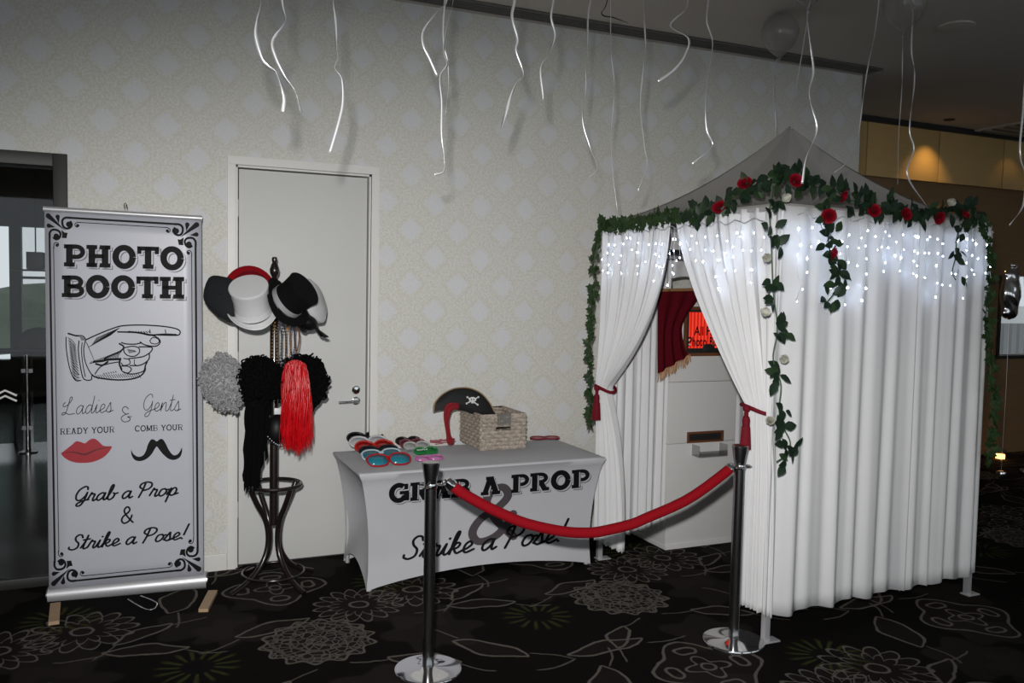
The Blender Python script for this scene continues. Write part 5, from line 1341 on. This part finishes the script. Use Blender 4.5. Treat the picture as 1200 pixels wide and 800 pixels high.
# spectacles laid out in two overlapping rows
def glasses(c, yaw, tilt, fc, lc, label, shape='round', w_=0.145, lens_emis=False):
    t = thing('novelty_glasses', label, 'glasses', c, yaw, group='novelty glasses on the table')
    mfr = mat(label.split()[0]+'_plastic', fc, 0.3); mln = mat(label.split()[0]+'_lens', lc, 0.12)
    T = Matrix.Translation(c) @ Matrix.Rotation(yaw, 4, 'Z') @ Matrix.Rotation(-tilt, 4, 'X')
    hl = w_*0.235; vh = 0.026*w_/0.165
    for s in (-1, 1):
        cx_ = s*w_*0.25
        if shape == 'mask':
            ringp = [(cx_+hl*1.08*cos(a), 0.010+vh*1.15*max(sin(a), -0.75)) for a in [2*pi*k/22 for k in range(22)]]
        else: ringp = [(cx_+hl*(abs(cos(a))**0.8)*(1 if cos(a) > 0 else -1), vh*(abs(sin(a))**0.8)*(1 if sin(a) > 0 else -1)) for a in [2*pi*k/22 for k in range(22)]]
        MB().tube([T @ Vector((p[0], 0, p[1]+vh)) for p in ringp+ringp[:1]], 0.0052 if shape != 'mask' else 0.0065, 6, False).build('rim', mfr, t)
        lm_ = MB(); lm_.add([T @ Vector((cx_, -0.004, vh))]+[T @ Vector((p[0]*0.98+cx_*0.02, 0, p[1]+vh)) for p in ringp], [(0, 1+i, 1+(i+1) % 22) for i in range(22)]); lm_.build('lens', mln, t, solid=0.0015)
        MB().tube([T @ Vector((s*w_*0.49, 0, vh*1.5)), T @ Vector((s*w_*0.50, 0.012, vh*1.5)), T @ Vector((s*w_*0.30, 0.016+0.006*(s > 0), vh*1.35)), T @ Vector((-s*w_*0.28, 0.020+0.006*(s > 0), vh*1.1))], 0.0034, 6).build('temple', mfr, t)
    MB().tube([T @ Vector((-w_*0.06, 0, vh*1.3)), T @ Vector((0, -0.003, vh*1.5)), T @ Vector((w_*0.06, 0, vh*1.3))], 0.005, 6).build('bridge', mfr, t)
    return t
G1 = (((430, 519), (0.010, 0.010, 0.011), (0.008, 0.008, 0.009), 'black plastic glasses at the back of the left row', 'mask', 0.23),
      ((434, 524.5), (0.50, 0.50, 0.52), (0.42, 0.42, 0.44), 'white plastic glasses behind the red pair in the left row', 'mask', 0.235),
      ((441, 530), (0.42, 0.015, 0.012), (0.30, 0.012, 0.010), 'scarlet masked glasses with red lenses in the left row', 'mask', 0.235),
      ((446, 534), (0.012, 0.013, 0.016), (0.02, 0.022, 0.028), 'black framed sunglasses with smoky lenses in the left row', 'round', 0.24),
      ((449, 538.5), (0.40, 0.50, 0.54), (0.03, 0.12, 0.16), 'pale blue framed glasses with teal lenses in the left row', 'round', 0.24),
      ((458, 545), (0.34, 0.010, 0.014), (0.015, 0.17, 0.23), 'red framed glasses with bright teal lenses at the table edge', 'round', 0.26))
for k, (px, fc, lc_, lb, shp, w_) in enumerate(G1):
    p = onZ(px, TT+0.004+0.004*(5-k) if k < 5 else TT+0.006); glasses(p, 0.06, radians(48), fc, lc_, lb, shp, w_)
G2 = (((480, 521), (0.012, 0.010, 0.011), (0.02, 0.008, 0.010), 'black glasses at the back of the right row', 'mask', 0.16),
      ((485, 524), (0.16, 0.03, 0.045), (0.10, 0.02, 0.03), 'maroon glasses behind the pale pair in the right row', 'mask', 0.16),
      ((490, 527), (0.36, 0.36, 0.35), (0.30, 0.31, 0.30), 'pale grey patterned glasses behind the green pair', 'mask', 0.16),
      ((501, 533), (0.015, 0.17, 0.045), (0.012, 0.14, 0.035), 'green glasses with white lettering in the right row', 'mask', 0.145),
      ((505, 538.5), (0.52, 0.12, 0.36), (0.40, 0.20, 0.34), 'pink framed glasses at the front of the right row', 'round', 0.165))
for k, (px, fc, lc_, lb, shp, w_) in enumerate(G2):
    p = onZ(px, TT+0.006); gg = glasses(p, 0.06, radians(50 if k < 4 else 74), fc, lc_, lb, shp, w_)
    if k == 3:
        T = Matrix.Translation(p) @ Matrix.Rotation(0.06, 4, 'Z') @ Matrix.Rotation(-radians(50), 4, 'X')
        for i in range(6): MB().box((-0.058+i*0.009, -0.0085, 0.033), (-0.053+i*0.009, -0.007, 0.041), T).build('white_letter', M['bone'], gg, False)
        MB().ball(T @ Vector((0.004, -0.008, 0.037)), 0.005, 1).build('white_clover', M['bone'], gg)
p = onZ((519, 516.5), TT+0.008)
glasses(p, 0.1, radians(85), (0.40, 0.10, 0.14), (0.34, 0.16, 0.18), 'rose pink glasses lying flat beside the basket', 'round', 0.15)
p = onZ((640, 514), TT+0.008)
glasses(p, -0.2, radians(84), (0.22, 0.03, 0.04), (0.30, 0.12, 0.14), 'dull red glasses lying flat to the right of the basket', 'round', 0.20)
# ================================================================== stanchions and velvet rope
M['darksteel'] = mat('polished_dark_steel', (0.42, 0.42, 0.43), 0.20, 1.0, var=0.05, scale=60)
def stanchion(x, y, label, h):
    t = thing('stanchion_post', label, 'stanchion', (x, y, 0), group='steel stanchions')
    T = Matrix.Translation((x, y, 0))
    MB().lathe([(0.150, 0.0), (0.150, 0.014), (0.147, 0.018), (0.05, 0.022), (0.03, 0.030), (0.0, 0.030)], 48, T).build('base_plate', M['chrome'], t)
    MB().lathe([(0.026, 0.024), (0.026, h-0.105)], 28, T).build('tube', M['darksteel'], t)
    MB().lathe([(0.0285, h-0.115), (0.030, h-0.108), (0.030, h-0.100), (0.0285, h-0.094)], 28, T).build('collar', M['chrome'], t)
    MB().lathe([(0.027, h-0.094), (0.028, h-0.085), (0.040, h-0.010), (0.040, h-0.004), (0.036, h), (0.0, h+0.002)], 28, T).build('cap', M['darksteel'], t)
    for k in range(3):
        a = radians(-8+120*k); c = Vector((x+0.045*cos(a), y+0.045*sin(a), h-0.103))
        MB().tube([c+Vector((0.017*cos(q_)*cos(a), 0.017*cos(q_)*sin(a), 0)) + Vector((-sin(a), cos(a), 0))*0.016*sin(q_) for q_ in [2*pi*j/16 for j in range(17)]], 0.004, 6, False).build('hook_ring', M['chrome'], t)
    return t
S1 = (1.172, -1.752); S2 = (2.655, -1.985)
stanchion(*S1, 'steel rope post in front of the table', 0.938)
stanchion(*S2, 'steel rope post beside the booth entrance drape', 0.972)
a = onY((522, 562), S1[1]-0.02); b_ = onY((857, 546), S2[1]+0.0)
ro = thing('velvet_rope', 'red velvet barrier rope slung between the two steel posts', 'rope', (a+b_)/2)
N_ = 40
low = 0.285
rope_n = Vector((S2[1]-S1[1], -(S2[0]-S1[0]), 0)).normalized(); rope_o = Vector((*S1, 0))
rope_px = crom([hit(p, rope_o, rope_n) for p in ((522, 562), (538, 575), (560, 588), (582, 599), (616, 613), (660, 622.5), (690, 624), (709, 621.5), (740, 614), (757, 607), (806, 585), (848, 555), (858, 545))], 10)
def ropep(s):
    f_ = s*(len(rope_px)-1); i = min(int(f_), len(rope_px)-2); return rope_px[i].lerp(rope_px[i+1], f_-i)
pts = [ropep(0.035+0.93*k/N_) for k in range(N_+1)]
MB().tube(pts, 0.0245, 16).build('rope', M['redvelvet'], ro)
for e, d in ((0.035, -1), (0.965, 1)):
    p0, p1 = ropep(e), ropep(e+d*0.030)
    MB().tube([ropep(e-d*0.012), p0, p0.lerp(p1, 0.9), p1], [0.027, 0.027, 0.021, 0.012], 14).build('end_ferrule', M['chrome'], ro)
    q_ = Vector((*S1, 0.835)) if d < 0 else Vector((*S2, 0.869))
    o_ = (p1-q_); o_.z = 0; tip = q_+o_.normalized()*0.052
    MB().tube(crom([p1, p1.lerp(tip, 0.5)+Vector((0, 0, 0.012)), tip+Vector((0, 0, 0.012)), tip+Vector((0, 0, -0.006)), p1.lerp(tip, 0.6)+Vector((0, 0, -0.012))], 5), 0.0045, 6).build('snap_hook', M['chrome'], ro)

# ================================================================== balloons and curling ribbons
def balloon_mat():
    n = NT('pearl_grey_balloon'); n.pos(); f = n.noise(5, 1, n.co)
    n.color(n.mix(f, (0.30, 0.285, 0.27), (0.36, 0.34, 0.325))); n.set(Roughness=0.22); n.p.inputs['Alpha'].default_value = 0.5; n.p.inputs['Coat Weight'].default_value = 0.6
    return n.m
M['balloon'] = balloon_mat()
M['ribbon'] = mat('silver_curling_ribbon', (0.80, 0.80, 0.82), 0.30, 0.6, var=0.04)
M['blackribbon'] = mat('black_ribbon', (0.02, 0.02, 0.02), 0.5)
BAL = [(0.0, -0.150), (0.012, -0.148), (0.013, -0.140), (0.009, -0.136), (0.030, -0.122), (0.062, -0.095), (0.095, -0.052), (0.115, 0.0), (0.118, 0.035), (0.105, 0.080), (0.075, 0.114), (0.038, 0.131), (0.0, 0.136)]
bal_me = None
def balloon(p, label, group='grey balloons on the ceiling'):
    t = thing('balloon', label, 'balloon', p, group=group)
    MB().lathe([(r, z) for r, z in BAL], 28, Matrix.Translation(p)).build('skin', M['balloon'], t)
    MB().lathe([(0.006, -0.152), (0.011, -0.158), (0.004, -0.150)], 10, Matrix.Translation(p)).build('knot', M['balloon'], t); return t
def strip(name, pts, wd, m, seed, parent=None, turns=9.0):
    rnd = random.Random(seed); P = crom(pts, 9); n = len(P); vs = []; fs = []; ph = rnd.uniform(0, 6.28)
    L = 0
    for i in range(n):
        if i: L += (P[i]-P[i-1]).length
        tg = (P[min(i+1, n-1)]-P[max(i-1, 0)]).normalized()
        e = tg.cross(FW).normalized(); f_ = tg.cross(e)
        a = ph+turns*L+1.1*sin(L*7+seed)
        q_ = (e*cos(a)+f_*sin(a))*wd*0.5; vs += [P[i]+q_, P[i]-q_]
        if i: fs.append((2*i-2, 2*i-1, 2*i+1, 2*i))
    return MB().add(vs, fs).build(name, m, parent, sharp=180, solid=0.0006)
RIB = [  # pixel path, distance plane y, width, where it hangs
 (((306, 0), (302, 22), (300, 42), (306, 68), (314, 78), (324, 86), (333, 112), (331, 131)), -2.75, 0.011, 'silver ribbon hanging leftmost of all above the door'),
 (((330, 0), (334, 25), (320, 47), (322, 65), (332, 88), (346, 108), (353, 131)), -2.65, 0.010, 'silver ribbon with a sharp kink, second from the left'),
 (((391, 0), (393, 20), (394, 55), (396, 68), (393, 80), (401, 92), (402, 118), (397, 142), (386, 179)), -2.5, 0.009, 'silver ribbon hanging above the right side of the door'),
 (((523, 0), (514, 12), (497, 35), (496, 52), (503, 68), (512, 89)), -2.5, 0.010, 'short silver ribbon left of a twisted pair of ribbons'),
 (((531, 0), (524, 30), (520, 58), (524, 75), (516, 90), (518, 120), (517, 160), (521, 198), (509, 205)), -2.35, 0.008, 'longest silver ribbon of the twisted pair left of centre'),
 (((519, 30), (520, 55), (524, 72), (525, 100), (523, 134)), -2.30, 0.008, 'shorter silver ribbon of the twisted pair left of centre'),
 (((603, 0), (600, 20), (606, 45), (604, 60), (613, 88), (606, 96), (598, 115), (587, 151)), -2.45, 0.011, 'broad silver ribbon zigzagging just right of the twisted pair'),
 (((649, 0), (646, 20), (650, 42), (642, 65), (634, 80), (636, 118)), -2.4, 0.009, 'silver ribbon ending high on the wall, left of a curled one'),
 (((692, 0), (689, 20), (687, 90), (683, 138), (690, 170), (700, 196), (690, 208)), -1.9, 0.008, 'silver ribbon with a curled end left of the tent roof'),
 (((715, 0), (716, 50), (720, 110), (716, 150), (718, 200), (724, 246)), -1.6, 0.007, 'thin silver ribbon reaching down to the tent eave'),
 (((754, 0), (756, 60), (750, 120), (755, 170), (758, 195), (748, 224)), -1.9, 0.008, 'wavy silver ribbon hanging above the tent roof slope'),
 (((806, 0), (803, 12), (786, 30), (807, 45), (803, 65), (790, 82), (771, 95)), -2.5, 0.011, 'broad silver ribbon with a big zigzag ending near the slot vent'),
 (((830, 0), (828, 25), (835, 52), (828, 100), (828, 150), (834, 172), (811, 192)), -2.3, 0.009, 'silver ribbon with a hooked tip above the tent roof'),
 (((950, 0), (946, 20), (953, 80), (948, 110), (957, 150), (945, 185), (940, 215)), -2.75, 0.009, 'wavy silver ribbon ending at the eave roses'),
 (((947, 18), (935, 90), (925, 130)), -1.7, 0.006, 'faint thin ribbon right of the grey balloon'),
 (((1030, 0), (1025, 40), (1015, 90), (1005, 160), (992, 190), (978, 202)), -2.2, 0.007, 'thin silver ribbon crossing the corner of the papered wall'),
 (((1070, 18), (1068, 60), (1072, 90), (1066, 150), (1071, 175), (1063, 205), (1087, 243)), -2.1, 0.008, 'kinked silver ribbon in front of the glowing timber panel'),
 (((1199, 128), (1195, 178), (1201, 205), (1199, 240), (1183, 264)), -3.0, 0.008, 'silver ribbon at the right edge above the foil balloons'),
]
TOPS = []
for k, (px, y, wd, lb) in enumerate(RIB):
    P = [onY(p, y) for p in px]
    p0 = P[0]; neck = CEIL-0.138-0.152
    if p0.z < neck-0.02:
        up = [Vector((p0.x+0.012*sin(2.1*j+k), y, p0.z+(neck-p0.z)*j/4)) for j in range(4, 0, -1)]
        top_ = Vector((up[0].x, y, CEIL-0.138)); near = [q_ for q_ in TOPS if (q_-top_).length < 0.27]
        if near: up = [Vector((near[0].x, near[0].y, neck))]+up[2:]
        P = up+P
        if not near: TOPS.append(top_)
        if not near: balloon(top_, 'pearl grey balloon against the ceiling above the frame')
    o = strip('curling_ribbon', P, wd*0.95, M['ribbon'], k); tag(o, lb, 'ribbon', 'silver curling ribbons')
# the two balloons in view, each with its own ribbon
for px, edge_, rib, lb, rl in (((914, 45), 22, ((910, 72), (906, 100), (909, 140), (908, 200), (900, 236)), 'grey balloon floating against the ceiling above the tent peak', 'thin silver ribbon tied to the grey balloon above the tent peak'),
                     ((1060, 12), -12, ((1058, 36), (1057, 100), (1053, 160), (1052, 216)), 'grey balloon cut off by the top of the picture', 'thin silver ribbon tied to the balloon cut off at the top')):
    c = onZ((px[0], px[1]), CEIL-0.138-0.02)
    c.z = CEIL-0.138
    balloon(c, lb)
    P = [Vector((c.x, c.y, c.z-0.154))]+[onY(p, c.y) for p in rib]
    o = strip('curling_ribbon', P, 0.006, M['ribbon'], px[0]); tag(o, rl, 'ribbon', 'silver curling ribbons')
P = [onZ((p[0], p[1]), CEIL-0.01) for p in ((710, 0), (705, 16), (735, 27))]
P = [onY(p, -1.6) for p in ((712, -4), (705, 16), (720, 21), (736, 27))]
P = [Vector((P[0].x, P[0].y, CEIL))]+P
o = strip('black_ribbon', P, 0.008, M['blackribbon'], 77, turns=0.5); tag(o, 'short bent black ribbon hanging from the ceiling', 'ribbon')
# silver foil balloons beyond the booth
M['foil'] = mat('silver_foil', (0.80, 0.80, 0.82), 0.12, 1.0, var=0.03, scale=8)
for px, lb, s in (((1184, 344), 'silver foil balloon floating beside the booth ivy', 1.0), ((1213, 326), 'silver foil balloon cut off by the right edge', 1.05)):
    c = onY(px, 0.3); t = thing('foil_balloon', lb, 'balloon', (c.x, c.y, 0), group='silver foil balloons')
    def ff(u, v):
        a = 2*pi*u; z = (v-0.5)*2
        w_ = 0.115*(1-abs(z)**5)**0.5*(0.78+0.22*cos(2.4*z)**2) if abs(z) < 1 else 0.0
        w2 = w_*(1+0.30*exp(-((abs(z)-0.78)/0.13)**2))
        cr = 1+0.05*sin(14*z+5*a)
        return c+Vector((w2*cos(a)*1.05*s, w_*0.62*sin(a)*cr*s, z*0.25*s))
    MB().grid(ff, 28, 26, True).build('body', M['foil'], t, sharp=180)
    MB().ball(c+Vector((0.02, 0, 0.27*s)), (0.05, 0.03, 0.03), 2).build('top_lobe', M['foil'], t)
    MB().tube([c+Vector((0, 0, -0.24*s)), Vector((c.x+0.01, c.y, c.z*0.5)), Vector((c.x, c.y, 0.05))], 0.0015, 4).build('tether', M['ribbon'], t)
    MB().lathe([(0.05, 0), (0.055, 0.01), (0.045, 0.05), (0.0, 0.055)], 16, Matrix.Translation((c.x, c.y, 0))).build('weight', M['foil'], t)
